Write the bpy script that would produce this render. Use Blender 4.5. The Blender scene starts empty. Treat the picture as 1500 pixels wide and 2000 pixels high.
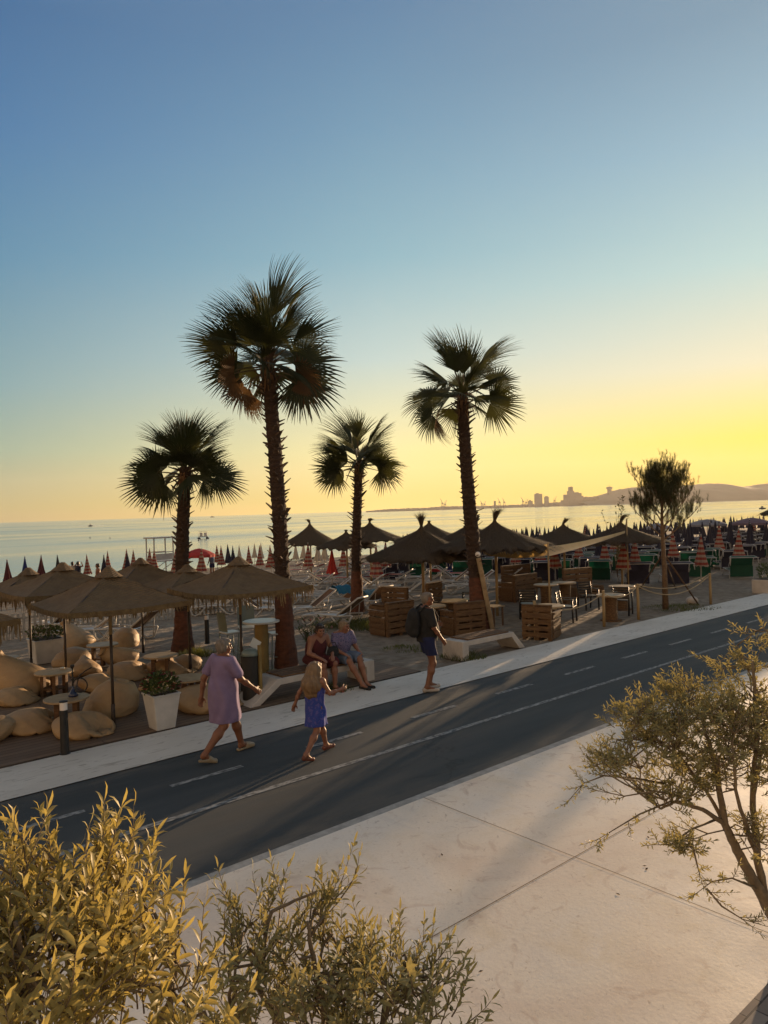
import bpy, math, random
import numpy as np
from math import sin, cos, pi, radians, sqrt, atan2
from mathutils import Vector, Matrix

sc = bpy.context.scene
COL = sc.collection
rnd = random.Random(7)

# ---------------------------------------------------------------- camera
F, CAM_H, ROLL, PITCH = 1444.4, 3.3, radians(-1.8), -0.0018
cam = bpy.data.cameras.new('camera')
cam_ob = bpy.data.objects.new('camera', cam)
COL.objects.link(cam_ob)
sc.camera = cam_ob
cam.sensor_fit = 'VERTICAL'; cam.sensor_height = 36; cam.lens = 26
cam.clip_start = 0.05; cam.clip_end = 90000
CM = Matrix.Translation((0, 0, CAM_H)) @ Matrix.Rotation(pi / 2 + PITCH, 4, 'X') @ Matrix.Rotation(ROLL, 4, 'Z')
cam_ob.matrix_world = CM

def ray(u, v):
    """direction of a line of sight of the survey photo (1500 x 2000)"""
    d = CM.to_3x3() @ Vector((u - 750, -(v - 1000), -F))
    return d
def G(u, v, z=0.0):
    """surveyed point on the level z"""
    d = ray(u, v); t = (z - CAM_H) / d.z
    return Vector((d.x * t, d.y * t, z))
def at(u, v, Y):
    """surveyed point at distance Y"""
    d = ray(u, v); t = Y / d.y
    return Vector((d.x * t, Y, CAM_H + d.z * t))

# road frame: a along the promenade, b towards the sea
TH = radians(49.15)
RX = Vector((sin(TH), cos(TH), 0)); NX = Vector((-cos(TH), sin(TH), 0))
RZ = pi / 2 - TH
def W(a, b, z=0.0):
    p = RX * a + NX * b
    return Vector((p.x, p.y, z))
def AB(p):
    return p.x * RX.x + p.y * RX.y, p.x * NX.x + p.y * NX.y
def beach_z(b):
    return -0.035 if b < 18 else max(-0.035 - (b - 18) * 0.03, -1.9)
def GB(u, v):
    """point on the sloping beach"""
    p = G(u, v, -0.035)
    for _ in range(12):
        p = G(u, v, beach_z(AB(p)[1]))
    return p

# ---------------------------------------------------------------- light
SUN_AZ, SUN_EL = radians(33), radians(4.7)
SD = Vector((sin(SUN_AZ) * cos(SUN_EL), cos(SUN_AZ) * cos(SUN_EL), sin(SUN_EL)))
world = bpy.data.worlds.new('World'); sc.world = world; world.use_nodes = True
wt = world.node_tree; wt.nodes.clear()
def wn(t, **k):
    n = wt.nodes.new(t)
    for a, b in k.items(): setattr(n, a, b)
    return n
def wmath(op, a, b=None, clamp=False):
    n = wn('ShaderNodeMath', operation=op, use_clamp=clamp)
    for i, x in enumerate((a, b)):
        if x is None: continue
        if isinstance(x, (int, float)): n.inputs[i].default_value = x
        else: wt.links.new(x, n.inputs[i])
    return n.outputs[0]
sky = wn('ShaderNodeTexSky'); sky.sky_type = 'NISHITA'; sky.sun_disc = False
sky.sun_elevation = SUN_EL; sky.sun_rotation = SUN_AZ
sky.air_density = 1.0; sky.dust_density = 0.6; sky.ozone_density = 2.0
tc = wn('ShaderNodeTexCoord')
sep = wn('ShaderNodeSeparateXYZ'); wt.links.new(tc.outputs['Generated'], sep.inputs[0])
flat = wn('ShaderNodeVectorMath', operation='MULTIPLY'); wt.links.new(tc.outputs['Generated'], flat.inputs[0]); flat.inputs[1].default_value = (1, 1, 0)
nrm = wn('ShaderNodeVectorMath', operation='NORMALIZE'); wt.links.new(flat.outputs[0], nrm.inputs[0])
dt = wn('ShaderNodeVectorMath', operation='DOT_PRODUCT'); wt.links.new(nrm.outputs[0], dt.inputs[0]); dt.inputs[1].default_value = (sin(SUN_AZ), cos(SUN_AZ), 0)
ang = wmath('ARCCOSINE', wmath('MINIMUM', wmath('MAXIMUM', dt.outputs['Value'], -0.9999), 0.9999))
def lin(c): return tuple(((x / 255 + 0.055) / 1.055) ** 2.4 if x > 10 else x / 255 / 12.92 for x in c)
ZEN = (92, 106, 130)
obs = {  # sunset colours of the sky by height, for four bearings from the sun
 'L': [(12, 1012, (214, 186, 138)), (12, 990, (211, 188, 139)), (12, 880, (184, 188, 160)), (12, 750, (155, 176, 174)), (12, 500, (118, 152, 174)), (12, 250, (100, 133, 168)), (12, 2, (88, 119, 157))],
 'C': [(752, 994, (252, 222, 146)), (772, 972, (255, 232, 149)), (752, 880, (247, 232, 172)), (752, 702, (208, 218, 207)), (752, 502, (159, 190, 198)), (752, 252, (132, 162, 183)), (752, 7, (113, 141, 169))],
 'R': [(1492, 968, (255, 228, 112)), (1492, 900, (255, 240, 122)), (1492, 852, (255, 245, 131)), (1492, 702, (250, 240, 202)), (1492, 502, (205, 222, 214)), (1492, 252, (168, 192, 203)), (1492, 7, (145, 165, 181))]}
CORR = {'L': [(0.88, 0.89, 0.77), (0.84, 0.88, 0.74), (0.77, 0.92, 0.95), (0.76, 0.93, 1.01), (0.71, 0.94, 1.02), (0.67, 0.92, 1.03), (0.66, 0.9, 1.0)], 'C': [(1.2, 1.04, 0.74), (1.01, 0.9, 0.64), (1.06, 1.06, 0.93), (0.88, 0.97, 1.02), (0.82, 0.95, 1.01), (0.79, 0.95, 1.02), (0.76, 0.92, 1.01)], 'R': [(0.95, 0.68, 0.21), (1.0, 0.76, 0.25), (1.0, 0.82, 0.25), (0.89, 0.91, 0.95), (0.84, 0.95, 1.0), (0.84, 0.95, 1.01), (0.82, 0.94, 0.99)]}
ramps = {}
for k in 'LCRB':
    r = wn('ShaderNodeValToRGB'); ramps[k] = r.outputs[0]
    wt.links.new(sep.outputs['Z'], r.inputs[0])
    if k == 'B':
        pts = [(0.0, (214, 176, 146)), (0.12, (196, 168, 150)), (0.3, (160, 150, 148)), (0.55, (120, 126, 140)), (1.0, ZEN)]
    else:
        pts = [(max(0.0, ray(u, v).normalized().z), c) for u, v, c in obs[k]] + [(0.8, (88, 108, 140)), (1.0, ZEN)]
    el = r.color_ramp.elements
    while len(el) > 1: el.remove(el[-1])
    def col(i, p, c):   # unseen rear sky and zenith raised as warm fill for shaded ground; corr makes up for the haze in front
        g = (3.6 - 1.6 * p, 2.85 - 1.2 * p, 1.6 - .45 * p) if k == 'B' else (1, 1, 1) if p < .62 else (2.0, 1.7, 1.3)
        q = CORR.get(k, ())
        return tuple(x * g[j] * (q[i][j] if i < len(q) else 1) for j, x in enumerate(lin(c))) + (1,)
    el[0].position = pts[0][0]; el[0].color = col(0, *pts[0])
    for i, (p, c) in enumerate(pts[1:]):
        e = el.new(p); e.color = col(i + 1, p, c)
def wmix(f, a, b):
    m = wn('ShaderNodeMix', data_type='RGBA'); wt.links.new(f, m.inputs[0])
    wt.links.new(a, m.inputs[6]); wt.links.new(b, m.inputs[7]); return m.outputs[2]
def step(lo, hi):
    n = wn('ShaderNodeMapRange'); wt.links.new(ang, n.inputs[0]); n.inputs[1].default_value = radians(lo); n.inputs[2].default_value = radians(hi); return n.outputs[0]
c1 = wmix(step(5.6, 33), ramps['R'], ramps['C'])
c2 = wmix(step(33, 60), c1, ramps['L'])
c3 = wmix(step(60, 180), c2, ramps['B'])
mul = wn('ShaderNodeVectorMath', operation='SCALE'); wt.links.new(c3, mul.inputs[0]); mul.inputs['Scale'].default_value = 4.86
mn = wn('ShaderNodeVectorMath', operation='SCALE'); wt.links.new(sky.outputs[0], mn.inputs[0]); mn.inputs['Scale'].default_value = 0.018
addn = wn('ShaderNodeVectorMath', operation='ADD'); wt.links.new(mul.outputs[0], addn.inputs[0]); wt.links.new(mn.outputs[0], addn.inputs[1])
bg = wn('ShaderNodeBackground'); bg.inputs[1].default_value = 0.1
wt.links.new(addn.outputs[0], bg.inputs[0])
wo = wn('ShaderNodeOutputWorld'); wt.links.new(bg.outputs[0], wo.inputs[0])

sl = bpy.data.lights.new('sun', 'SUN'); sl.energy = 5.0; sl.angle = radians(0.5); sl.color = (1.0, 0.67, 0.38)
so = bpy.data.objects.new('sun', sl); COL.objects.link(so)
so.rotation_euler = (-SD).to_track_quat('-Z', 'Y').to_euler(); so.location = (40, 60, 30)
sc.view_settings.view_transform = 'Standard'; sc.view_settings.look = 'None'
sc.view_settings.exposure = 1.0; sc.view_settings.gamma = 1.0
sc.cycles.max_bounces = 6; sc.cycles.transparent_max_bounces = 8

# ---------------------------------------------------------------- helpers
class MB:
    """collects shapes for ONE mesh"""
    def __init__(s): s.v = []; s.f = []; s.m = []; s.mi = 0
    def add(s, vs, fs):
        o = len(s.v); s.v.extend([tuple(p) for p in vs])
        for f in fs: s.f.append(tuple(i + o for i in f)); s.m.append(s.mi)
        return s
    def box(s, c, size, M=None, taper=1.0, taper_b=1.0):
        x, y, z = (k / 2 for k in size); c = Vector(c); vs = []
        for zz, t in ((-z, taper_b), (z, taper)):
            for xx, yy in ((-x, -y), (x, -y), (x, y), (-x, y)):
                p = Vector((xx * t, yy * t, zz)); p = (M @ p) if M else p
                vs.append(c + p)
        return s.add(vs, [(3, 2, 1, 0), (4, 5, 6, 7), (0, 1, 5, 4), (1, 2, 6, 5), (2, 3, 7, 6), (3, 0, 4, 7)])
    def bar(s, p, q, w, h):
        p, q = Vector(p), Vector(q); d = q - p
        M = d.to_track_quat('X', 'Z').to_matrix()
        return s.box((p + q) / 2, (d.length, w, h), M)
    def tube(s, pts, rad, n=8, cap=True, flat=1.0):
        pts = [Vector(p) for p in pts]
        if isinstance(rad, (int, float)): rad = [rad] * len(pts)
        vs, fs = [], []; up = Vector((0.13, 0.21, 1)).normalized(); k = len(pts)
        for i, p in enumerate(pts):
            t = (pts[min(i + 1, k - 1)] - pts[max(i - 1, 0)])
            t = t.normalized() if t.length > 1e-9 else Vector((0, 0, 1))
            if abs(t.dot(up)) > 0.98: up = Vector((1, 0.2, 0)).normalized()
            x = t.cross(up).normalized(); y = x.cross(t); up = y
            for j in range(n):
                a = 2 * pi * j / n
                vs.append(p + (x * cos(a) + y * sin(a) * flat) * rad[i])
        for i in range(k - 1):
            for j in range(n):
                fs.append((i * n + j, i * n + (j + 1) % n, (i + 1) * n + (j + 1) % n, (i + 1) * n + j))
        if cap: fs.append(tuple(range(n - 1, -1, -1))); fs.append(tuple(range((k - 1) * n, k * n)))
        return s.add(vs, fs)
    def lathe(s, prof, n=20, c=(0, 0, 0), fn=None, cap=True):
        vs, fs = [], []; c = Vector(c); k = len(prof)
        for i, (r, z) in enumerate(prof):
            for j in range(n):
                a = 2 * pi * j / n; rr = r * (fn(a, z) if fn else 1)
                vs.append(c + Vector((rr * cos(a), rr * sin(a), z)))
        for i in range(k - 1):
            for j in range(n):
                fs.append((i * n + j, i * n + (j + 1) % n, (i + 1) * n + (j + 1) % n, (i + 1) * n + j))
        if cap: fs.append(tuple(range(n - 1, -1, -1))); fs.append(tuple(range((k - 1) * n, k * n)))
        return s.add(vs, fs)
    def ball(s, c, r, n=10, k=6):
        r = r if isinstance(r, (tuple, list)) else (r, r, r); o = len(s.v)
        prof = [(max(sin(pi * i / k), 0.02), -cos(pi * i / k)) for i in range(k + 1)]
        s.lathe(prof, n); c = Vector(c)
        for i in range(o, len(s.v)):
            x, y, z = s.v[i]; s.v[i] = (c.x + x * r[0], c.y + y * r[1], c.z + z * r[2])
        return s
    def extrude(s, poly, y0, y1):
        """polygon in x,z extruded along y"""
        n = len(poly); vs = [(x, y0, z) for x, z in poly] + [(x, y1, z) for x, z in poly]
        fs = [tuple(range(n)), tuple(range(2 * n - 1, n - 1, -1))] + [(i, n + i, n + (i + 1) % n, (i + 1) % n) for i in range(n)]
        return s.add(vs, fs)
    def grid(s, fn, nu, nv):
        vs = [fn(i / nu, j / nv) for i in range(nu + 1) for j in range(nv + 1)]
        return s.add(vs, [(i * (nv + 1) + j, (i + 1) * (nv + 1) + j, (i + 1) * (nv + 1) + j + 1, i * (nv + 1) + j + 1) for i in range(nu) for j in range(nv)])
    def mesh(s, name, mats, smooth=False):
        me = bpy.data.meshes.new(name); me.from_pydata(s.v, [], s.f)
        for m in (mats if isinstance(mats, (list, tuple)) else [mats]): me.materials.append(m)
        if any(s.m): me.polygons.foreach_set('material_index', s.m)
        if smooth: me.polygons.foreach_set('use_smooth', [True] * len(me.polygons))
        me.update(); return me
    def obj(s, name, mats, parent=None, smooth=False, loc=None, rz=0.0, bevel=0.0):
        o = bpy.data.objects.new(name, s.mesh(name, mats, smooth)); COL.objects.link(o)
        if parent: o.parent = parent
        if loc is not None: o.location = loc
        o.rotation_euler = (0, 0, rz)
        if bevel:
            b = o.modifiers.new('bevel', 'BEVEL'); b.width = bevel; b.segments = 2; b.limit_method = 'ANGLE'
        return o
def mesh_obj(name, verts, faces, mats, parent=None, smooth=True):
    me = bpy.data.meshes.new(name)
    verts = np.asarray(verts, np.float32); faces = np.asarray(faces, np.int32); k = faces.shape[1]
    me.vertices.add(len(verts)); me.vertices.foreach_set('co', verts.ravel())
    me.loops.add(faces.size); me.loops.foreach_set('vertex_index', faces.ravel())
    me.polygons.add(len(faces)); me.polygons.foreach_set('loop_start', np.arange(0, faces.size, k, dtype=np.int32))
    me.polygons.foreach_set('loop_total', np.full(len(faces), k, np.int32))
    if smooth: me.polygons.foreach_set('use_smooth', [True] * len(faces))
    me.update(calc_edges=True); me.validate()
    for m in (mats if isinstance(mats, (list, tuple)) else [mats]): me.materials.append(m)
    o = bpy.data.objects.new(name, me); COL.objects.link(o)
    if parent: o.parent = parent
    return o
def tag(o, label=None, cat=None, group=None, kind=None):
    if label: o['label'] = label
    if cat: o['category'] = cat
    if group: o['group'] = group
    if kind: o['kind'] = kind
    return o
def thing(name, label, cat, loc=(0, 0, 0), rz=0.0, group=None):
    o = bpy.data.objects.new(name, None); COL.objects.link(o)
    o.empty_display_size = 0.2
    o.location = loc; o.rotation_euler = (0, 0, rz)
    return tag(o, label, cat, group)
def dup(o, parent=None, loc=None, rz=None, label=None, group=None, scale=None):
    c = o.copy(); COL.objects.link(c)
    if parent: c.parent = parent
    if loc is not None: c.location = loc
    if rz is not None: c.rotation_euler = (0, 0, rz)
    if scale is not None: c.scale = scale if isinstance(scale, (tuple, list)) else (scale,) * 3
    if label: c['label'] = label
    if group: c['group'] = group
    for ch in list(KIDS.get(o.name, [])) or list(o.children):
        dup(ch, c)
    return c
KIDS = {}
def structure(o): o['kind'] = 'structure'; return o

# ---------------------------------------------------------------- materials
def nodes(name):
    m = bpy.data.materials.new(name); m.use_nodes = True
    nt = m.node_tree; return m, nt, nt.nodes['Principled BSDF'], nt.nodes['Material Output']
def pm(name, c1, c2=None, scale=6.0, rough=0.7, bump=0.0, bscale=None, metal=0.0, stretch=(1, 1, 1), detail=4.0, spec=0.4, transl=0.0, tcol=None, lo=0.35, hi=0.65, c3=None):
    """two-tone noise material"""
    m, nt, b, out = nodes(name); L = nt.links.new
    b.inputs['Roughness'].default_value = rough; b.inputs['Metallic'].default_value = metal
    b.inputs['Specular IOR Level'].default_value = spec
    c2 = c2 or tuple(x * 0.75 for x in c1)
    t = nt.nodes.new('ShaderNodeTexCoord'); mp = nt.nodes.new('ShaderNodeMapping'); mp.inputs['Scale'].default_value = stretch
    L(t.outputs['Object'], mp.inputs[0])
    n = nt.nodes.new('ShaderNodeTexNoise'); n.inputs['Scale'].default_value = scale; n.inputs['Detail'].default_value = detail
    n.inputs['Roughness'].default_value = 0.6
    L(mp.outputs[0], n.inputs['Vector'])
    r = nt.nodes.new('ShaderNodeValToRGB'); e = r.color_ramp.elements
    e[0].position = lo; e[0].color = (*c1, 1); e[1].position = hi; e[1].color = (*c2, 1)
    if c3: k = e.new((lo + hi) / 2); k.color = (*c3, 1)
    L(n.outputs['Fac'], r.inputs[0]); L(r.outputs[0], b.inputs['Base Color'])
    if bump:
        n2 = nt.nodes.new('ShaderNodeTexNoise'); n2.inputs['Scale'].default_value = bscale or scale * 3; n2.inputs['Detail'].default_value = 5
        L(mp.outputs[0], n2.inputs['Vector'])
        bp = nt.nodes.new('ShaderNodeBump'); bp.inputs['Strength'].default_value = 1.0; bp.inputs['Distance'].default_value = bump
        L(n2.outputs['Fac'], bp.inputs['Height']); L(bp.outputs[0], b.inputs['Normal'])
    if transl:
        tr = nt.nodes.new('ShaderNodeBsdfTranslucent')
        if tcol: tr.inputs[0].default_value = (*tcol, 1)
        else: L(r.outputs[0], tr.inputs[0])
        mx = nt.nodes.new('ShaderNodeMixShader'); mx.inputs[0].default_value = transl
        L(b.outputs[0], mx.inputs[1]); L(tr.outputs[0], mx.inputs[2]); L(mx.outputs[0], out.inputs[0])
    return m
def stripes(name, ca, cb, period, axis='Z', rough=0.8, transl=0.25, duty=0.5):
    m, nt, b, out = nodes(name); L = nt.links.new
    t = nt.nodes.new('ShaderNodeTexCoord'); s = nt.nodes.new('ShaderNodeSeparateXYZ'); L(t.outputs['Object'], s.inputs[0])
    a = nt.nodes.new('ShaderNodeMath'); a.operation = 'DIVIDE'; a.inputs[1].default_value = period; L(s.outputs[axis], a.inputs[0])
    f = nt.nodes.new('ShaderNodeMath'); f.operation = 'FRACT'; L(a.outputs[0], f.inputs[0])
    g = nt.nodes.new('ShaderNodeMath'); g.operation = 'GREATER_THAN'; g.inputs[1].default_value = duty; L(f.outputs[0], g.inputs[0])
    mx = nt.nodes.new('ShaderNodeMix'); mx.data_type = 'RGBA'; mx.inputs[6].default_value = (*ca, 1); mx.inputs[7].default_value = (*cb, 1)
    L(g.outputs[0], mx.inputs[0]); L(mx.outputs[2], b.inputs['Base Color']); b.inputs['Roughness'].default_value = rough
    tr = nt.nodes.new('ShaderNodeBsdfTranslucent'); L(mx.outputs[2], tr.inputs[0])
    ms = nt.nodes.new('ShaderNodeMixShader'); ms.inputs[0].default_value = transl
    L(b.outputs[0], ms.inputs[1]); L(tr.outputs[0], ms.inputs[2]); L(ms.outputs[0], out.inputs[0])
    return m
M = {}
M['wood'] = pm('wood', (0.140, 0.073, 0.032), (0.070, 0.035, 0.015), 5, .75, .004, 20, stretch=(1, 8, 8))
M['pallet'] = pm('pallet_wood', (0.143, 0.077, 0.030), (0.066, 0.033, 0.014), 4, .8, .003, 18, stretch=(1.2, 6, 6))
M['board'] = pm('light_board', (0.310, 0.223, 0.124), (0.211, 0.143, 0.074), 5, .6, .001)
M['white_plastic'] = pm('white_plastic', (0.476, 0.459, 0.433), (0.374, 0.365, 0.348), 3, .45)
M['white_metal'] = pm('white_metal', (0.408, 0.391, 0.374), (0.306, 0.297, 0.289), 4, .4)
M['brown_sling'] = pm('brown_sling', (.10, .055, .03), (.07, .04, .022), 20, .8, transl=.25)
M['black_metal'] = pm('black_metal', (.012, .012, .013), (.02, .02, .02), 10, .45)
M['dark_chair'] = pm('dark_plastic', (.010, .008, .007), (.016, .013, .011), 8, .4)
M['concrete_white'] = pm('white_concrete', (.46, .42, .38), (.34, .31, .28), 3, .85, .004, 25)
M['green_fab'] = pm('green_fabric', (0.004, 0.061, 0.034), (0.003, 0.047, 0.028), 6, .8, transl=.2)
M['navy_fab'] = pm('navy_fabric', (.014, .014, .030), (.020, .019, .038), 6, .85, transl=.12)
M['blue_fab'] = pm('blue_fabric', (.012, .028, .15), (.009, .022, .11), 6, .8, transl=.2)
M['red_fab'] = pm('red_fabric', (.42, .035, .03), (.33, .025, .022), 6, .8, transl=.2)
M['cream_fab'] = pm('cream_fabric', (.50, .44, .35), (.40, .34, .27), 6, .85, transl=.25)
M['stripe'] = stripes('red_white_stripes', (.23, .03, .022), (.30, .235, .18), .21)
M['straw'] = pm('straw', (.15, .105, .06), (.055, .037, .022), 9, .95, .03, 40, stretch=(5, 5, .8), c3=(.09, .062, .036))
M['raffia'] = pm('raffia', (.20, .135, .06), (.115, .075, .034), 14, .9, .006, 60, stretch=(1, 1, 1), transl=.22)
M['skin'] = pm('skin', (0.223, 0.105, 0.065), (0.186, 0.084, 0.053), 9, .55)
M['skin_tan'] = pm('tanned_skin', (0.180, 0.077, 0.043), (0.149, 0.062, 0.034), 9, .55)
# ---------------------------------------------------------------- ground materials
def ground_mat(name, build):
    m, nt, b, out = nodes(name)
    t = nt.nodes.new('ShaderNodeTexCoord')
    def N(ty, **k):
        n = nt.nodes.new(ty)
        for a, v in k.items(): setattr(n, a, v)
        return n
    def noise(scale, detail=5, stretch=(1, 1, 1), rough=.6, dist=0):
        mp = N('ShaderNodeMapping'); mp.inputs['Scale'].default_value = stretch; nt.links.new(t.outputs['Object'], mp.inputs[0])
        n = N('ShaderNodeTexNoise'); n.inputs['Scale'].default_value = scale; n.inputs['Detail'].default_value = detail
        n.inputs['Roughness'].default_value = rough; n.inputs['Distortion'].default_value = dist
        nt.links.new(mp.outputs[0], n.inputs['Vector']); return n.outputs['Fac']
    def ramp(x, *st):
        r = N('ShaderNodeValToRGB'); e = r.color_ramp.elements
        e[0].position, e[0].color = st[0][0], (*st[0][1], 1); e[1].position, e[1].color = st[-1][0], (*st[-1][1], 1)
        for p, c in st[1:-1]: q = e.new(p); q.color = (*c, 1)
        nt.links.new(x, r.inputs[0]); return r.outputs[0]
    def mix(f, a, c, mode='MIX'):
        k = N('ShaderNodeMix', data_type='RGBA', blend_type=mode)
        for i, x in ((0, f), (6, a), (7, c)):
            if isinstance(x, (int, float)): k.inputs[i].default_value = x
            elif isinstance(x, tuple): k.inputs[i].default_value = (*x, 1)
            else: nt.links.new(x, k.inputs[i])
        return k.outputs[2]
    def bump(h, dist, prev=None):
        k = N('ShaderNodeBump'); k.inputs['Distance'].default_value = dist
        nt.links.new(h, k.inputs['Height'])
        if prev is not None: nt.links.new(prev, k.inputs['Normal'])
        return k.outputs[0]
    build(b, nt, t, N, noise, ramp, mix, bump)
    return m
def g1(v): return (v, v, v)
def b_sand(b, nt, t, N, noise, ramp, mix, bump):
    c = ramp(noise(.35, 6), (.35, (.205, .165, .125)), (.65, (.285, .24, .19)))
    c = mix(ramp(noise(4, 6), (.4, g1(0)), (.7, g1(1))), c, (.15, .118, .088))
    nt.links.new(c, b.inputs['Base Color']); b.inputs['Roughness'].default_value = .95; b.inputs['Specular IOR Level'].default_value = .1
    v = N('ShaderNodeTexVoronoi'); v.inputs['Scale'].default_value = 3.2; nt.links.new(t.outputs['Object'], v.inputs['Vector'])
    n = bump(v.outputs['Distance'], .05); n = bump(noise(9, 5), .04, n)
    nt.links.new(n, b.inputs['Normal'])
def b_asphalt(b, nt, t, N, noise, ramp, mix, bump):
    c = ramp(noise(1.2, 6, (.25, 1.6, 1)), (.3, (.032, .041, .048)), (.5, (.045, .054, .060)), (.72, (.062, .067, .070)))
    c = mix(ramp(noise(60, 4), (.45, g1(0)), (.8, g1(.5))), c, (.085, .088, .09))
    c = mix(ramp(noise(.5, 5, (.12, 2.2, 1), dist=1), (.55, g1(0)), (.75, g1(.55))), c, (.095, .085, .072))
    v = N('ShaderNodeTexVoronoi', feature='DISTANCE_TO_EDGE'); v.inputs['Scale'].default_value = .22
    vm = N('ShaderNodeMapping'); vm.inputs['Scale'].default_value = (.45, 1.3, 1); nt.links.new(t.outputs['Object'], vm.inputs[0])
    wv = N('ShaderNodeVectorMath', operation='ADD'); nt.links.new(vm.outputs[0], wv.inputs[0])
    ns = N('ShaderNodeTexNoise'); ns.inputs['Scale'].default_value = 1.4; ns.inputs['Detail'].default_value = 6; nt.links.new(t.outputs['Object'], ns.inputs['Vector']); nt.links.new(ns.outputs['Color'], wv.inputs[1]); nt.links.new(wv.outputs[0], v.inputs['Vector'])
    c = mix(ramp(v.outputs['Distance'], (0, g1(.4)), (.004, g1(0))), c, (.014, .017, .02))
    sp = N('ShaderNodeSeparateXYZ'); nt.links.new(t.outputs['Object'], sp.inputs[0])   # blown sand gathers along both edges
    e1 = N('ShaderNodeMath', operation='SUBTRACT'); nt.links.new(sp.outputs['Y'], e1.inputs[0]); e1.inputs[1].default_value = 7.95
    e2 = N('ShaderNodeMath', operation='ABSOLUTE'); nt.links.new(e1.outputs[0], e2.inputs[0])
    e3 = N('ShaderNodeMapRange'); nt.links.new(e2.outputs[0], e3.inputs[0]); e3.inputs[1].default_value = 1.25; e3.inputs[2].default_value = 1.7
    e4 = N('ShaderNodeMath', operation='MULTIPLY'); nt.links.new(e3.outputs[0], e4.inputs[0]); nt.links.new(ramp(noise(2.2, 7, (.5, 1.5, 1), dist=1), (.42, g1(0)), (.68, g1(.6))), e4.inputs[1])
    c = mix(e4.outputs[0], c, (.15, .125, .10))
    c = mix(ramp(noise(3.2, 7, (.2, 1.5, 1), dist=1.2), (.60, g1(0)), (.72, g1(.5))), c, (.020, .026, .03))
    nt.links.new(c, b.inputs['Base Color']); b.inputs['Roughness'].default_value = .82; b.inputs['Specular IOR Level'].default_value = .3
    nt.links.new(bump(noise(140, 3), .004), b.inputs['Normal'])
def b_walk(b, nt, t, N, noise, ramp, mix, bump):
    c = ramp(noise(1.1, 6, (.5, 1, 1)), (.3, (.50, .465, .415)), (.7, (.63, .60, .55)))
    c = mix(ramp(noise(7, 6, (.35, 1.4, 1), dist=1.5), (.57, g1(0)), (.66, g1(.6))), c, (.24, .21, .18))
    nt.links.new(c, b.inputs['Base Color']); b.inputs['Roughness'].default_value = .8
    nt.links.new(bump(noise(6, 6, (.4, 1.3, 1), dist=1), .012), b.inputs['Normal'])
def b_plaza(b, nt, t, N, noise, ramp, mix, bump):
    c = ramp(noise(.55, 5, dist=.8), (.3, (.70, .64, .575)), (.5, (.73, .635, .53)), (.7, (.64, .515, .42)))
    c = mix(ramp(noise(1.7, 6, dist=1.2), (.52, g1(0)), (.72, g1(.45))), c, (.62, .50, .34))
    c = mix(ramp(noise(2.6, 7, dist=2.0), (.57, g1(0)), (.67, g1(.36))), c, (.38, .25, .19))
    c = mix(ramp(noise(9, 8, dist=2.5), (.62, g1(0)), (.70, g1(.5))), c, (.27, .19, .15))
    c = mix(ramp(noise(.9, 6, (1, .45, 1), dist=2.5), (.56, g1(0)), (.75, g1(.4))), c, (.47, .43, .42))
    c = mix(ramp(noise(45, 6), (.5, g1(0)), (.8, g1(.35))), c, (.40, .34, .29))
    nt.links.new(c, b.inputs['Base Color']); b.inputs['Specular IOR Level'].default_value = .35
    nt.links.new(ramp(noise(1.5, 4), (.3, g1(.55)), (.7, g1(.75))), b.inputs['Roughness'])
    nt.links.new(bump(noise(30, 6), .0012), b.inputs['Normal'])
def b_paint(b, nt, t, N, noise, ramp, mix, bump):
    c = ramp(noise(18, 7, (.5, 1, 1)), (.38, (.30, .30, .29)), (.50, (.19, .195, .195)), (.60, (.06, .066, .072)))
    nt.links.new(c, b.inputs['Base Color']); b.inputs['Roughness'].default_value = .85
def b_deck(b, nt, t, N, noise, ramp, mix, bump):
    k = N('ShaderNodeTexBrick'); k.offset = .37; k.inputs['Scale'].default_value = 1
    k.inputs['Brick Width'].default_value = 2.4; k.inputs['Row Height'].default_value = .14; k.inputs['Mortar Size'].default_value = .008
    k.inputs['Color1'].default_value = (.13, .078, .042, 1); k.inputs['Color2'].default_value = (.19, .12, .07, 1); k.inputs['Mortar'].default_value = (.015, .01, .008, 1)
    nt.links.new(t.outputs['Object'], k.inputs['Vector'])
    c = mix(ramp(noise(3, 6, (.3, 6, 1)), (.4, g1(0)), (.7, g1(.7))), k.outputs['Color'], (.085, .052, .03))
    c = mix(ramp(noise(.8, 6), (.5, g1(0)), (.75, g1(.6))), c, (.17, .13, .095))
    nt.links.new(c, b.inputs['Base Color']); b.inputs['Roughness'].default_value = .75
    nt.links.new(bump(k.outputs['Fac'], -.01), b.inputs['Normal'])
def b_paver(b, nt, t, N, noise, ramp, mix, bump):
    k = N('ShaderNodeTexBrick'); k.offset = .5; k.inputs['Scale'].default_value = 1
    k.inputs['Brick Width'].default_value = .21; k.inputs['Row Height'].default_value = .105; k.inputs['Mortar Size'].default_value = .006
    k.inputs['Color1'].default_value = (.20, .15, .12, 1); k.inputs['Color2'].default_value = (.30, .25, .21, 1); k.inputs['Mortar'].default_value = (.05, .04, .035, 1)
    nt.links.new(t.outputs['Object'], k.inputs['Vector'])
    nt.links.new(mix(ramp(noise(8, 5), (.4, g1(0)), (.7, g1(.5))), k.outputs['Color'], (.17, .15, .14)), b.inputs['Base Color']); b.inputs['Roughness'].default_value = .85
    nt.links.new(bump(k.outputs['Fac'], -.008), b.inputs['Normal'])
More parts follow.
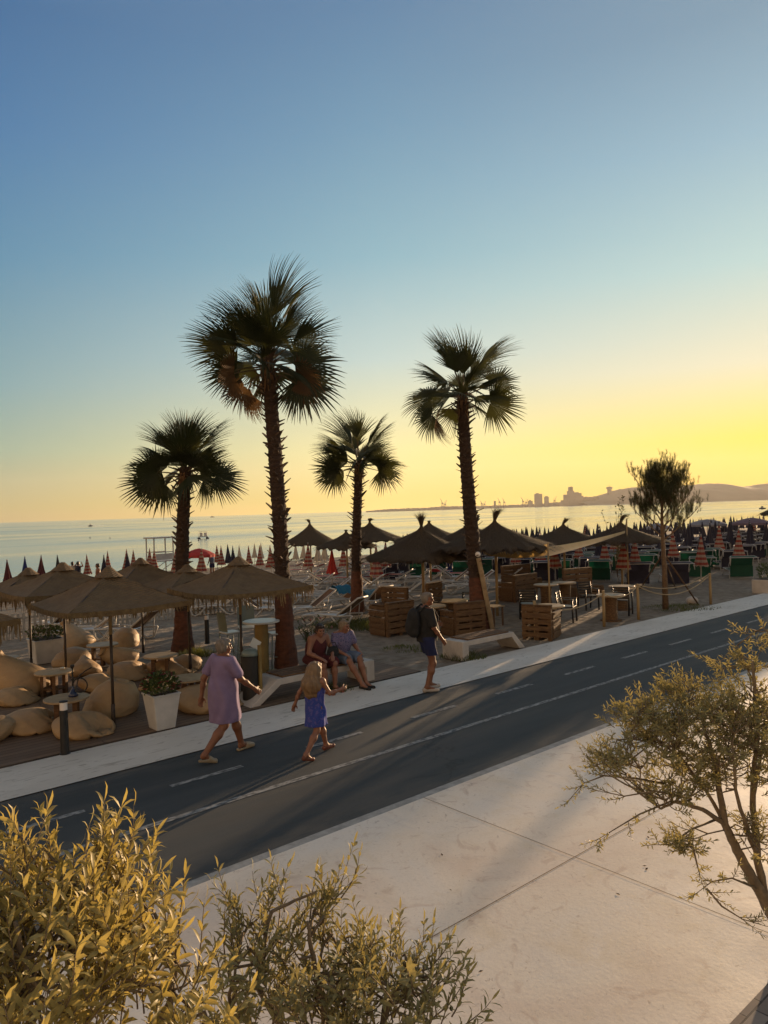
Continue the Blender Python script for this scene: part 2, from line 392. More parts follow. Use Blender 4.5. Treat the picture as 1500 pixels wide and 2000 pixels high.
def b_sea(b, nt, t, N, noise, ramp, mix, bump):
    b.inputs['Base Color'].default_value = (.24, .36, .37, 1); b.inputs['IOR'].default_value = 1.7
    nt.links.new(ramp(noise(.012, 4, (.35, 1.6, 1)), (.40, g1(.07)), (.62, g1(.22))), b.inputs['Roughness'])
    n = bump(noise(.16, 4, (.5, 1.7, 1)), .17); n = bump(noise(1.1, 4, (.6, 1.5, 1)), .05, n)
    nt.links.new(n, b.inputs['Normal'])
GMAT = {k: ground_mat(k, f) for k, f in (('sand', b_sand), ('asphalt', b_asphalt), ('pavement_concrete', b_walk), ('plaza_concrete', b_plaza), ('road_paint', b_paint), ('deck_wood', b_deck), ('brick_paver', b_paver), ('sea_water', b_sea))}
M['joint'] = pm('joint_filler', (.16, .125, .10), (.11, .09, .075), 10, .9)
M['kerb'] = pm('kerb_stone', (.36, .35, .33), (.24, .235, .225), 8, .9, .004, 40)

def strip(name, a0, a1, b0, b1, z, m, na=1, nb=1):
    mb = MB(); mb.grid(lambda s, t: (a0 + (a1 - a0) * s, b0 + (b1 - b0) * t, z), na, nb)
    o = mb.obj(name, m, rz=RZ); return structure(o)
# the beach and everything under the paving is one sheet that runs down into the sea
def beach():
    bs = [-400, -60, 0, 11, 14, 18] + [18 + 2 * i for i in range(1, 33)] + [120]
    as_ = [-500, -60] + list(range(-20, 140, 4)) + [200, 600]
    r = random.Random(3); mb = MB()
    def fn(i, j):
        a, b = as_[i], bs[j]
        z = beach_z(b)
        if 11 < b < 70 and -20 <= a <= 140: z += r.uniform(-.02, .02) if b > 18 else 0
        return (a, b, z if b < 100 else -4)
    nb = len(bs); vs = [fn(i, j) for i in range(len(as_)) for j in range(nb)]
    mb.add(vs, [(i * nb + j, (i + 1) * nb + j, (i + 1) * nb + j + 1, i * nb + j + 1) for i in range(len(as_) - 1) for j in range(nb - 1)])
    return structure(mb.obj('ground', GMAT['sand'], rz=RZ, smooth=True))
beach()
SEA_Z = -1.3
mb = MB(); mb.grid(lambda s, t: (-60000 + 120000 * s, 45 + 60000 * t, SEA_Z), 1, 1); structure(mb.obj('sea', GMAT['sea_water'], rz=RZ))
strip('road', -60, 160, 6.27, 9.63, .0, GMAT['asphalt'])
strip('pavement', -60, 160, 9.63, 10.9, .012, GMAT['pavement_concrete'])
strip('plaza', -60, 160, -40, 6.15, .012, GMAT['plaza_concrete'])
strip('kerb', -60, 160, 6.15, 6.27, .008, M['kerb'])
strip('lane_line', -60, 160, 7.655, 7.745, .004, GMAT['road_paint'])
mb = MB()
for i in range(-20, 70):
    a = 7.93 + 2.03 * i
    mb.grid(lambda s, t: (a + 1.0 * s, 8.595 + .09 * t, .004), 1, 1)
structure(mb.obj('dashed_line', GMAT['road_paint'], rz=RZ))
mb = MB(); mb.grid(lambda s, t: (-60 + 220 * s, 4.116 + .008 * t, .016), 1, 1)
for a in (-10.2, -2.2, 5.78, 13.78, 21.78, 29.78, 37.78):
    mb.grid(lambda s, t: (a - .004 + .008 * s, 2.15 + 1.964 * t, .016), 1, 1); mb.grid(lambda s, t: (a - .004 + .008 * s, 4.126 + 2.024 * t, .016), 1, 1)
structure(mb.obj('plaza_joint', M['joint'], rz=RZ))
strip('brick_path', 4.4, 60, -8, 2.15, .02, GMAT['brick_paver'])
# the wooden deck of the lounge bar
mb = MB(); mb.box((0.2, 13.55, -.01), (20.2, 5.26, .08)); structure(mb.obj('wooden_deck', GMAT['deck_wood'], rz=RZ, bevel=.008))
DECK_Z = .03
# leaves, scuffs and crumbs on the plaza
M['litter'] = pm('dry_litter', (.10, .06, .035), (.05, .035, .025), 20, 1.0, spec=0.0)
mb = MB(); r = random.Random(12)
for u, v in [(1266, 1635), (880, 1738), (1259, 1691), (1263, 1697), (1207, 1746), (863, 1669), (939, 1897), (882, 1878)]:
    p = G(u, v, .014); a = r.uniform(0, 3.1); s = r.uniform(.012, .03)
    q = [p + Vector((cos(a + k) * s * w, sin(a + k) * s * w, h)) for k, w, h in ((0, 1, .001), (1.2, .45, .003), (3.14, 1.1, .001), (4.4, .4, .002))]
    mb.add(q, [(0, 1, 2, 3)])
tag(mb.obj('litter', M['litter']), 'scattered dry leaves and specks of dirt on the pale plaza', 'litter', kind='stuff')

# ---------------------------------------------------------------- far shore
M['hill'] = pm('hill_scrub', (.16, .12, .07), (.24, .18, .11), .006, .95, detail=8)
M['far_wall'] = pm('far_walls', (.22, .19, .15), (.17, .145, .12), .05, .8)
M['far_steel'] = pm('far_steel', (.14, .12, .10), (.10, .09, .08), .3, .7)
YF = 3200
def far_x(u): return at(u, 1000, YF).x
def far_z(u, v): return at(u, v, YF).z
def hills():
    # height of the skyline at surveyed bearings
    sky_l = [(1120, 980), (1150, 977), (1165, 971), (1180, 965), (1200, 959), (1215, 955), (1250, 951), (1300, 949), (1345, 948), (1362, 946), (1384, 945), (1400, 948), (1428, 952), (1445, 952), (1470, 949), (1500, 944), (1560, 934), (1640, 930), (1750, 940), (1900, 952), (2100, 958), (2300, 948)]
    xs = [far_x(u) for u, v in sky_l]; hs = [far_z(u, v) - SEA_Z for u, v in sky_l]
    r = random.Random(5); nx, ny = 260, 16; mb = MB()
    def fn(s, t):
        x = xs[0] + (xs[-1] - xs[0]) * s; h = float(np.interp(x, xs, hs))
        h += (sin(x * .037) + sin(x * .081 + 2)) * .6
        prof = sin(min(t * 1.25, 1) * pi / 2) ** .8 if t < .8 else 1 - ((t - .8) / .2) ** 2 * .5
        jit = (0 if t == 0 else r.uniform(-2.2, 2.2)) + 3 * sin(x * .02 + t * 9) * min(t * 4, 1) * (1 - t)
        return (x, YF + 20 + (t - .8) * 700 * (1 if x > xs[6] else .5), SEA_Z - 1 + (h + 1) * prof + jit * .6)
    mb.grid(fn, nx, ny)
    structure(mb.obj('hills', M['hill'], smooth=True))
    # low harbour land
    low = [(715, 998.2), (760, 994.5), (800, 993), (835, 992.2), (860, 989.5), (900, 989), (960, 988), (1000, 986.5), (1060, 984), (1100, 980.5), (1135, 979), (1180, 977), (1260, 974), (1500, 970)]
    lx = [far_x(u) for u, v in low]; lz = [far_z(u, v) for u, v in low]; mb = MB(); r2 = random.Random(9)
    def f2(s, t):
        x = lx[0] + (lx[-1] - lx[0]) * s; z = float(np.interp(x, lx, lz))
        return (x, YF - 60 + t * 120, SEA_Z - 1 if t in (0, 1) else z + (r2.uniform(-1.5, 2.2) if s > .02 else 0))
    mb.grid(f2, 420, 3); structure(mb.obj('shore', M['hill']))
hills()
def block(name, label, cat, u0, u1, v, extra=()):
    """a far building: body with a roof slab and floor bands, plus stacked volumes"""
    mb = MB(); x0, x1 = far_x(u0), far_x(u1); z1 = far_z((u0 + u1) / 2, v); w = x1 - x0; d = w * .7 if w < 60 else 30
    mb.box((0, 0, (z1 - SEA_Z) / 2), (w, d, z1 - SEA_Z))
    k = max(1, int((z1 - SEA_Z) / 6))
    for i in range(1, k + 1): mb.box((0, 0, (z1 - SEA_Z) * i / k), (w + 1.2, d + 1.2, .9))
    for (e0, e1, ev) in extra:
        a0, a1 = far_x(e0), far_x(e1); h = far_z((e0 + e1) / 2, ev) - SEA_Z
        mb.box(((a0 + a1) / 2 - (x0 + x1) / 2, 0, h / 2), (a1 - a0, d * .8, h))
    o = mb.obj(name, M['far_wall'], loc=((x0 + x1) / 2, YF - 70 - rnd.random() * 9, SEA_Z))
    return tag(o, label, cat, 'harbour town on the far shore')
block('tower_block', 'square dark tower block standing alone on the low far shore', 'building', 1038.5, 1052, 965.6, [(1041, 1046, 964)])
block('apartment_building', 'short block just beside the square tower on the far shore', 'building', 1057, 1065, 971, [(1059, 1063, 969.5)])
block('warehouse', 'small stub building between harbour cranes on the far shore', 'building', 960, 963.5, 979)
block('apartment_building', 'small low block immediately before the square far tower', 'building', 1026, 1034, 979, [(1028, 1031, 977)])
block('tower_block', 'tallest slim tower with a narrower top in the far town', 'building', 1101, 1113, 960, [(1103, 1111, 952.5), (1105, 1110, 951.5)])
block('apartment_building', 'wide block filling the foot of the tallest far tower', 'building', 1093.5, 1102, 967, [(1088, 1095, 977.5)])
block('apartment_building', 'stepped block right behind the tallest far tower', 'building', 1113, 1127, 964, [(1116, 1122, 962), (1127, 1131, 969)])
block('apartment_building', 'long low row of roofs between far tower and hill', 'building', 1131, 1146, 972, [(1134, 1138, 970.5), (1142, 1146, 971)])
block('apartment_building', 'low pale row at the foot of the far hill', 'building', 1147, 1160, 971.5, [(1150, 1156, 970)])
mb = MB(); hb = far_z(1186, 962) - SEA_Z; ht = far_z(1186, 951) - SEA_Z
mb.lathe([(9, 0), (9, ht - 12), (13, ht - 9), (13, ht - 3), (8, ht - 1), (3, ht)], 16); mb.tube([(0, 0, ht - 2), (0, 0, ht + 7)], .7, 6)
tag(mb.obj('round_tower', M['far_wall'], loc=(far_x(1186), YF - 40, SEA_Z), smooth=False), 'round tower with a wider top on the slope of the far hill', 'tower')
def crane(u, v, lean, label):
    mb = MB(); h = far_z(u, v) - SEA_Z
    for s in (-1, 1): mb.tube([(s * 5, 0, 0), (s * 2, 0, h * .55)], 1.1, 5)
    mb.bar((-5, 0, h * .22), (5, 0, h * .22), 1, 1); mb.box((0, 0, h * .56), (8, 5, 4))
    mb.tube([(1, 0, h * .58), (lean, 0, h)], [1.2, .6], 5); mb.tube([(-3, 0, h * .6), (-2, 0, h * .8)], .7, 5)
    mb.tube([(-2, 0, h * .8), (lean, 0, h)], .35, 4)
    tag(mb.obj('harbour_crane', M['far_steel'], loc=(far_x(u), YF - 75, SEA_Z)), label, 'crane', 'cranes in the far harbour')
for i, (u, v, l) in enumerate([(862, 974, -9), (867, 977, 7), (937, 977, -8), (942, 979, 6), (971, 973, -7), (980, 973, -8), (1016, 971, -10), (1022, 975, 8), (1076, 970, 9)]):
    lab = ['far harbour crane at the open sea end with its jib leaning seaward', 'shorter far crane paired with the one at the sea end',
           'far crane standing close against the tallest right palm trunk', 'low far crane a step inland of the palm trunk',
           'far crane before the pair of thin jibs with its jib to sea', 'second thin far crane with a steep jib to sea',
           'far crane with a wide spread jib next to the small low block', 'squat far crane just before the square tower', 'far crane with its jib inland beyond the square tower'][i]
    crane(u, v, l, lab)
# ---------------------------------------------------------------- palms
M['palm_green'] = pm('palm_leaf', (.030, .040, .014), (.018, .026, .010), 5, .6, transl=.16, tcol=(.10, .10, .02))
M['palm_dry'] = pm('dry_palm_leaf', (0.104, 0.060, 0.028), (0.060, 0.036, 0.018), 6, .85, transl=.22, tcol=(.20, .11, .04))
M['petiole'] = pm('palm_stalk', (.07, .065, .025), (.10, .065, .03), 6, .6)
M['palm_bark'] = pm('palm_bark', (0.053, 0.030, 0.019), (0.025, 0.014, 0.009), 7, .95, .03, 18, stretch=(1, 1, 3.2))
M['palm_bare'] = pm('bare_palm_trunk', (.115, .042, .022), (.065, .026, .015), 5, .9, .012, 16, stretch=(1, 1, 2.5))
M['palm_boot'] = pm('palm_boots', (0.084, 0.052, 0.032), (0.042, 0.025, 0.015), 9, .9)
M['palm_fibre'] = pm('palm_fibre', (.22, .12, .05), (.10, .055, .025), 14, .95, .02, 40, stretch=(3, 3, .7))

def frond(r, pet, L, droop, dry, tm=None, n=36):
    """a fan leaf pointing along +x: stalk, then pleated segments split towards their tips"""
    mb = MB(); k = droop; N = 7
    def spine(s):
        return Vector((sin(k * s) / k if k > 1e-3 else s, 0, -(1 - cos(k * s)) / k if k > 1e-3 else 0)), k * s
    mb.mi = 1
    mb.tube([spine(pet * i / N)[0] for i in range(N + 1)], [.026 - .013 * i / N for i in range(N + 1)], 5, flat=.6)
    mb.mi = 0
    base, ph = spine(pet); fx = Vector((cos(ph), 0, -sin(ph))); fy = Vector((0, 1, 0)); fz = fx.cross(fy) * -1
    fz = Vector((sin(ph), 0, cos(ph)))
    tm = tm or radians(r.uniform(75, 100) if dry else r.uniform(98, 120)); fold = r.uniform(.12, .38) if not dry else r.uniform(.3, .6)
    bend = r.uniform(.06, .22) * (2.2 if dry else 1)
    tw = r.uniform(-.15, .15)
    for i in range(n):
        th = -tm + 2 * tm * (i + .5) / n; dth = 2 * tm / n
        Ls = L * (.70 + .30 * cos(th * .8)) * r.uniform(.86, 1.06); tipd = r.uniform(.02, .10) * (2.5 if dry else 1)
        th2 = th + r.uniform(-.035, .035)
        vs = []
        for j, s in enumerate((.03, .25, .50, .70, .87, 1.0)):
            rr = Ls * s; hw = dth * .52 * rr if s <= .50 else dth * .52 * Ls * .50 * (1 - ((s - .50) / .50) ** 1.4) * .95 + .0012
            z = -abs(sin(th)) * rr * fold * .55 - bend * rr * rr / L - (tipd * ((s - .6) / .4) ** 2 * L if s > .6 else 0)
            a = th if s <= .50 else th2
            cx, cy = cos(a + tw * s) * rr, sin(a + tw * s) * rr
            px, py = -sin(a), cos(a)
            for q, zz in ((-1, -.35 * hw), (0, .35 * hw), (1, -.35 * hw)):
                vs.append(base + fx * (cx + px * hw * q) + fy * (cy + py * hw * q) + fz * (z + zz))
        fs = []
        for j in range(5):
            o = j * 3; fs += [(o, o + 1, o + 4, o + 3), (o + 1, o + 2, o + 5, o + 4)]
        mb.add(vs, fs)
    return mb
def palm(name, label, base_uv, heart_uv, rad, crown, nf, smooth_to, seed, extra):
    r = random.Random(seed)
    base = G(*base_uv); Y = base.y; top = at(heart_uv[0], heart_uv[1], Y); off = top - base; H = off.z
    root = thing(name, label, 'palm tree', base, 0, 'fan palms along the promenade')
    def path(t):
        return Vector((off.x * t + sin(t * 5 + seed) * .03, off.y * t, H * t))
    def rr(t):
        return rad[0] + (rad[1] - rad[0]) * t + .07 * max(0, 1 - t * 9) + (.035 * sin(min(1, max(0, (smooth_to - t) * 8)) * pi / 2) if t < smooth_to else 0)
    mb = MB(); n = 16; k = int(H / .07); vs = []
    for i in range(k + 1):
        t = i / k; p = path(t)
        for j in range(n):
            a = 2 * pi * j / n; q = rr(t) * (1 + r.uniform(-.05, .05)) * (1 + (.06 if i % 2 else -.03) * (t > smooth_to))
            vs.append(p + Vector((cos(a) * q, sin(a) * q, 0)))
    mb.mi = 2; ks = int(k * smooth_to); o_ = len(mb.v); mb.add(vs, [(i * n + j, i * n + (j + 1) % n, (i + 1) * n + (j + 1) % n, (i + 1) * n + j) for i in range(ks) for j in range(n)])
    mb.mi = 0; mb.f += [tuple(q + o_ for q in (i * n + j, i * n + (j + 1) % n, (i + 1) * n + (j + 1) % n, (i + 1) * n + j)) for i in range(ks, k) for j in range(n)]; mb.m += [0] * ((k - ks) * n)
    # cut leaf bases standing off the bark
    mb.mi = 1; nb = int(H * (1 - smooth_to) * 34); az = 0
    for i in range(nb):
        t = smooth_to + (1 - smooth_to) * (i / nb) ** .9; az += 2.399 + r.uniform(-.3, .3)
        if r.random() < .18: continue
        p = path(min(t, .995)); q = rr(t) * .93; l = r.uniform(.06, .15) * (1.0 + .55 * (t > .82)) * (1.7 if r.random() < .12 else 1); w = r.uniform(.024, .052); up = r.uniform(.25, .9)
        o = Vector((cos(az), sin(az), 0)); s = Vector((-sin(az), cos(az), 0)); u = Vector((0, 0, 1))
        e = o * l + u * l * up
        b0 = p + o * q; th = w * .35
        mb.add([b0 - s * w * 1.3 - u * th, b0 + s * w * 1.3 - u * th, b0 + s * w * 1.3 + u * th * 2, b0 - s * w * 1.3 + u * th * 2,
                b0 + e - s * w * .7, b0 + e + s * w * .7, b0 + e + s * w * .6 + u * th, b0 + e - s * w * .6 + u * th],
               [(3, 2, 1, 0), (4, 5, 6, 7), (0, 1, 5, 4), (1, 2, 6, 5), (2, 3, 7, 6), (3, 0, 4, 7)])
    tr = mb.obj('trunk', [M['palm_bark'], M['palm_boot'], M['palm_bare']], root)
    mb = MB()
    for i in range(70):  # fibre under the crown
        az = r.uniform(0, 2 * pi); t = r.uniform(.90, .985); p = path(t); q = rr(t)
        o = Vector((cos(az), sin(az), 0)); s = Vector((-sin(az), cos(az), 0)) * .022; l = r.uniform(.15, .38)
        a0 = p + o * q * .95; a1 = p + o * (q + r.uniform(.03, .08)) - Vector((0, 0, l))
        mb.add([a0 - s, a0 + s, a1 + s * .3, a1 - s * .3], [(0, 1, 2, 3)])
    mb.obj('fibre_skirt', M['palm_fibre'], root)
    az = r.uniform(0, 6)
    specs = []
    for i in range(nf):
        t = i / (nf - 1); az += 2.399963
        el = radians(82 - 84 * t + r.uniform(-13, 13))
        specs.append((az + r.uniform(-.3, .3), el, crown[0] * (.90 - .36 * t) * r.uniform(.6, 1.2), crown[1] * (1.16 - .1 * t) * r.uniform(.78, 1.14), .05 + .40 * t, False, r.uniform(-.9, .9), radians(r.uniform(36, 56) if t < .4 else r.uniform(52, 78))))
    for i in range(4): specs.append((r.uniform(0, 2 * pi), radians(r.uniform(15, 75)), crown[0] * r.uniform(.2, .4), crown[1] * r.uniform(.8, 1.0), .2, False, r.uniform(-.6, .6), radians(r.uniform(45, 70))))
    for e in extra: specs.append(tuple(e) + (r.choice((-1, 1)) * r.uniform(.9, 1.35), None))
    for az_, el, pet, L, dr, dry, twist, tm in specs:
        mb = frond(r, pet, L, dr, dry, tm)
        o = mb.obj('dry_frond' if dry else 'frond', [M['palm_dry'] if dry else M['palm_green'], M['petiole']], root, smooth=False)
        o.location = path(1 - (.02 + .05 * max(0, (pi / 2 - el) / pi)))
        o.rotation_mode = 'QUATERNION'
        o.rotation_quaternion = (Matrix.Rotation(az_, 3, 'Z') @ Matrix.Rotation(-el, 3, 'Y') @ Matrix.Rotation(twist, 3, 'X')).to_quaternion()
    return root
d2 = radians
palm('fan_palm', 'shortest palm with a trunk rising behind the thatched lounge parasols', (355, 1270), (361, 912), (.185, .14), (.80, .90), 22, .23, 2,
     [(pi + .1, d2(-4), .70, .95, .4, False), (pi - .5, d2(-14), .62, .9, .5, False), (.1, d2(0), .72, .92, .4, False), (-.4, d2(-10), .62, .85, .5, False), (pi + .5, d2(8), .7, .9, .4, False)])
palm('fan_palm', 'tallest palm with brown hanging fronds beside the bar table', (563, 1308), (522, 690), (.165, .135), (.92, 1.05), 23, .27, 5,
     [(-.15, d2(8), .66, 1.05, .5, False), (-.3, d2(-14), .70, 1.05, .6, False), (.25, d2(-4), .60, .85, .8, True), (-.5, d2(-22), .72, .8, .7, True), (pi - .1, d2(4), .66, .85, .7, False),
      (pi + .25, d2(-8), .78, .85, .8, True), (pi - .35, d2(-24), .65, .75, .8, True), (pi + .1, d2(-52), .60, .55, .5, True), (pi + .5, d2(-30), .6, .7, .8, True)])
palm('fan_palm', 'slim palm with the thinnest trunk, standing between straw parasols', (697, 1195), (699, 898), (.17, .125), (.88, 1.0), 20, .28, 9,
     [(.0, d2(-8), .70, .95, .4, False), (pi, d2(-10), .72, .92, .4, False), (pi - .3, d2(4), .70, .95, .4, False), (-.3, d2(4), .75, .95, .3, False)])
palm('fan_palm', 'tall palm with a limp frond hanging, behind the bench with a sloped right end', (936, 1228), (902, 758), (.215, .14), (.90, 1.04), 19, .22, 14,
     [(.05, d2(-4), .75, 1.05, .4, False), (pi + .1, d2(-22), 1.05, .75, .8, True), (pi - .3, d2(-14), .95, .85, .8, False), (-.2, d2(24), .95, .85, .3, False), (pi - .15, d2(12), .9, 1.0, .4, False)])

# ---------------------------------------------------------------- olive trees
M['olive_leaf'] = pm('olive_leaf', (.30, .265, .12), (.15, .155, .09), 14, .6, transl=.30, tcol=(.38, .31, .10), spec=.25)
M['olive_bark'] = pm('olive_bark', (.20, .15, .09), (.12, .09, .06), 25, .85)
M['olive_fruit'] = pm('olive_fruit', (.03, .032, .02), (.05, .05, .025), 10, .35)
M['olive_gold'] = pm('sunlit_olive_leaf', (.40, .32, .115), (.20, .18, .075), 14, .5, transl=.36, tcol=(.52, .40, .10), spec=.35)  # lighter, yellower copy of the olive leaf, sunlight put into its colour
def leaf_add(mb, p, d, nrm, L, w):
    d = d.normalized(); s = d.cross(nrm)
    s = s.normalized() if s.length > 1e-5 else Vector((1, 0, 0)); u = s.cross(d)
    c = u * (L * .10)
    m1 = p + d * L * .38 + c * .8; m2 = p + d * L * .72 + c
    f = u * w * .28
    mb.add([p, m1 - s * w + f, m1, m1 + s * w + f, m2 - s * w * .8 + f, m2, m2 + s * w * .8 + f, p + d * L],
           [(0, 1, 2), (0, 2, 3), (1, 4, 5, 2), (2, 5, 6, 3), (4, 7, 5), (5, 7, 6)])
def olive(label, foot, mains, blobs, ntw, leafL, seed, tw_len=(.18, .36), up=.75, sparse=(), nfruit=0, mat='olive_leaf'):
    """foot: trunk foot; mains: limbs as point lists; blobs: (centre, radii, weight) of foliage"""
    r = random.Random(seed)
    root = thing('olive_tree', label, 'olive tree', foot, 0, 'olive trees on the plaza')
    mbb, mbl = MB(), MB(); nodes_ = []; fruit = []
    for pts, r0, r1 in mains:
        pts = [Vector(p) - foot for p in pts]; fine = []
        for i in range(len(pts) - 1):
            for k in range(6): fine.append(pts[i].lerp(pts[i + 1], k / 6) + Vector((r.uniform(-1, 1), r.uniform(-1, 1), 0)) * .006)
        fine.append(pts[-1]); n = len(fine)
        mbb.tube(fine, [r0 + (r1 - r0) * i / (n - 1) for i in range(n)], 7)
        nodes_ += [(p, i / (n - 1)) for i, p in enumerate(fine) if i > n * .25]
    tot = sum(b[2] for b in blobs)
    def twig(p0, d, L, n, lf=1.0, bare=.0):
        pts = [p0]; dd = d.normalized(); m = 6
        for i in range(m):
            dd = (dd + Vector((r.uniform(-.14, .14), r.uniform(-.14, .14), r.uniform(-.06, .16)))).normalized()
            pts.append(pts[-1] + dd * L / m)
        mbb.tube(pts, [.0032 - .0022 * i / m for i in range(m + 1)], 4)
        for i in range(n):
            t = bare + (1 - bare) * (i + .6) / n; k = min(int(t * m), m - 1); p = pts[k].lerp(pts[k + 1], t * m - k); ax = (pts[k + 1] - pts[k]).normalized()
            az = i * pi / 2 + r.uniform(-.4, .4)
            x = ax.cross(Vector((.3, .9, .2))).normalized(); y = ax.cross(x)
            for s in (0, pi):
                if r.random() < .12: continue
                o = x * cos(az + s) + y * sin(az + s)
                dl = (ax * r.uniform(.25, .95) + o * r.uniform(.6, 1.0)).normalized()
                leaf_add(mbl, p, dl, (ax * .6 - o + Vector((r.uniform(-.5, .5), r.uniform(-.5, .5), r.uniform(-.3, .5)))), leafL * r.uniform(.65, 1.12) * lf * (1 - .3 * t), leafL * r.uniform(.072, .108) * lf)
        leaf_add(mbl, pts[-1], dd, Vector((r.random(), r.random(), .3)), leafL * .8, leafL * .065)
        if r.random() < .10:
            fruit.append(pts[2] + Vector((r.uniform(-.02, .02), r.uniform(-.02, .02), -.015)))
    for i in range(ntw):
        x = r.uniform(0, tot); 
        for c, rad, w in blobs:
            x -= w
            if x <= 0: break
        while True:
            q = Vector((r.uniform(-1, 1), r.uniform(-1, 1), r.uniform(-1, 1)))
            if q.length <= 1: break
        p = Vector(c) - foot + Vector((q.x * rad[0], q.y * rad[1], q.z * rad[2]))
        nd = min(nodes_, key=lambda e: (e[0] - p).length + max(0, e[0].z - p.z) * 1.2)
        out = (p - nd[0]); 
        d = Vector((out.x * .5, out.y * .5, 0)).normalized() * .55 + Vector((r.uniform(-.5, .5), r.uniform(-.5, .5), up + r.uniform(-.35, .3)))
        if out.length > .05 and i % 2 == 0:
            mid = nd[0].lerp(p, .5) + Vector((r.uniform(-.05, .05), r.uniform(-.05, .05), .04 * r.uniform(-1, 2)))
            mbb.tube([nd[0], nd[0].lerp(mid, .5), mid, mid.lerp(p, .55) - Vector((0, 0, .01)), p], [.006, .0055, .005, .004, .0032], 4)
            if i % 6 == 0: nodes_.append((mid, .9))
        twig(p, d, r.uniform(*tw_len), r.randint(6, 9))
    for pts in sparse:   # long thin drooping shoots with few leaves
        pts = [Vector(p) - foot for p in pts]
        mbb.tube(pts, [.010 - .008 * i / (len(pts) - 1) for i in range(len(pts))], 5)
        for i in range(1, len(pts)):
            for k in range(2):
                p = pts[i - 1].lerp(pts[i], r.random())
                twig(p, (pts[i] - pts[i - 1]).normalized() * .7 + Vector((r.uniform(-.6, .6), r.uniform(-.6, .6), r.uniform(-.3, .7))), r.uniform(.10, .2), r.randint(5, 8), .9)
        twig(pts[-1], pts[-1] - pts[-2], .12, 6)
    mbb.obj('trunk', M['olive_bark'], root, smooth=True)
    cr = mbl.obj('crown', M[mat], root, smooth=True)
    for q in fruit[:nfruit]: MB().ball((0, 0, 0), (.0075, .0075, .0105), 8, 6).obj('olive', M['olive_fruit'], cr, smooth=True, loc=q)
    return root
def A(u, v, Y): return tuple(at(u, v, Y))
foot1 = Vector((-1.05, 2.1, .012))
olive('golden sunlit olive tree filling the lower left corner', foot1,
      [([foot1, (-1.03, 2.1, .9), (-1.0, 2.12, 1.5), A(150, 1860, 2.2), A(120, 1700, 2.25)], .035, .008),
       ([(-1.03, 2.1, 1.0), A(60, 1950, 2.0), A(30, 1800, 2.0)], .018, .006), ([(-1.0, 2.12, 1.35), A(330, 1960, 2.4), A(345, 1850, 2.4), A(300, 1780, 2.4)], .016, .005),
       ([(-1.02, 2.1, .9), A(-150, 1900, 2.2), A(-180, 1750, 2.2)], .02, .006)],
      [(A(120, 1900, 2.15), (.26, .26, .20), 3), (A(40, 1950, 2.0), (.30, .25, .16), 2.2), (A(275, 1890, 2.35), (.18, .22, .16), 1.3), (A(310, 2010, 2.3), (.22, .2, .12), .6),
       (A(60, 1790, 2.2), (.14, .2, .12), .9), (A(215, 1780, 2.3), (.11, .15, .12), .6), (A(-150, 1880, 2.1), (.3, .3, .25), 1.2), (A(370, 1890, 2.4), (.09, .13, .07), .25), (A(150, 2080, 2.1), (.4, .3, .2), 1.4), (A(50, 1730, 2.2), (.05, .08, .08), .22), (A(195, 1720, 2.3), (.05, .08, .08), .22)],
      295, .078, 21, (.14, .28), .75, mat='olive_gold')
foot2 = Vector((-.22, 2.75, .012))
olive('lower green olive tree with a few dark olives, right of the golden one', foot2,
      [([foot2, (-.24, 2.75, .8), (-.25, 2.75, 1.25), A(620, 1900, 2.8), A(600, 1800, 2.8)], .03, .006), ([(-.24, 2.75, .9), A(760, 1960, 2.8), A(800, 1880, 2.85)], .018, .005),
       ([(-.24, 2.75, 1.0), A(500, 1920, 2.8), A(530, 1780, 2.85), A(620, 1740, 2.9)], .015, .004), ([(-.24, 2.75, .9), A(440, 2000, 2.7), A(460, 1890, 2.7)], .014, .005)],
      [(A(610, 1910, 2.8), (.22, .24, .12), 2.2), (A(740, 1930, 2.8), (.22, .22, .11), 2.2), (A(520, 1840, 2.85), (.14, .18, .10), 1.0), (A(820, 1980, 2.8), (.16, .2, .10), 1.2),
       (A(640, 1780, 2.9), (.08, .1, .05), .35), (A(560, 2010, 2.7), (.4, .3, .12), 2.4), (A(470, 1930, 2.7), (.10, .15, .14), .9), (A(720, 2060, 2.7), (.35, .3, .14), 2.0)],
      280, .068, 33, (.12, .24), .7, nfruit=9)
foot3 = Vector(G(1545, 1850)); foot3.z = .012
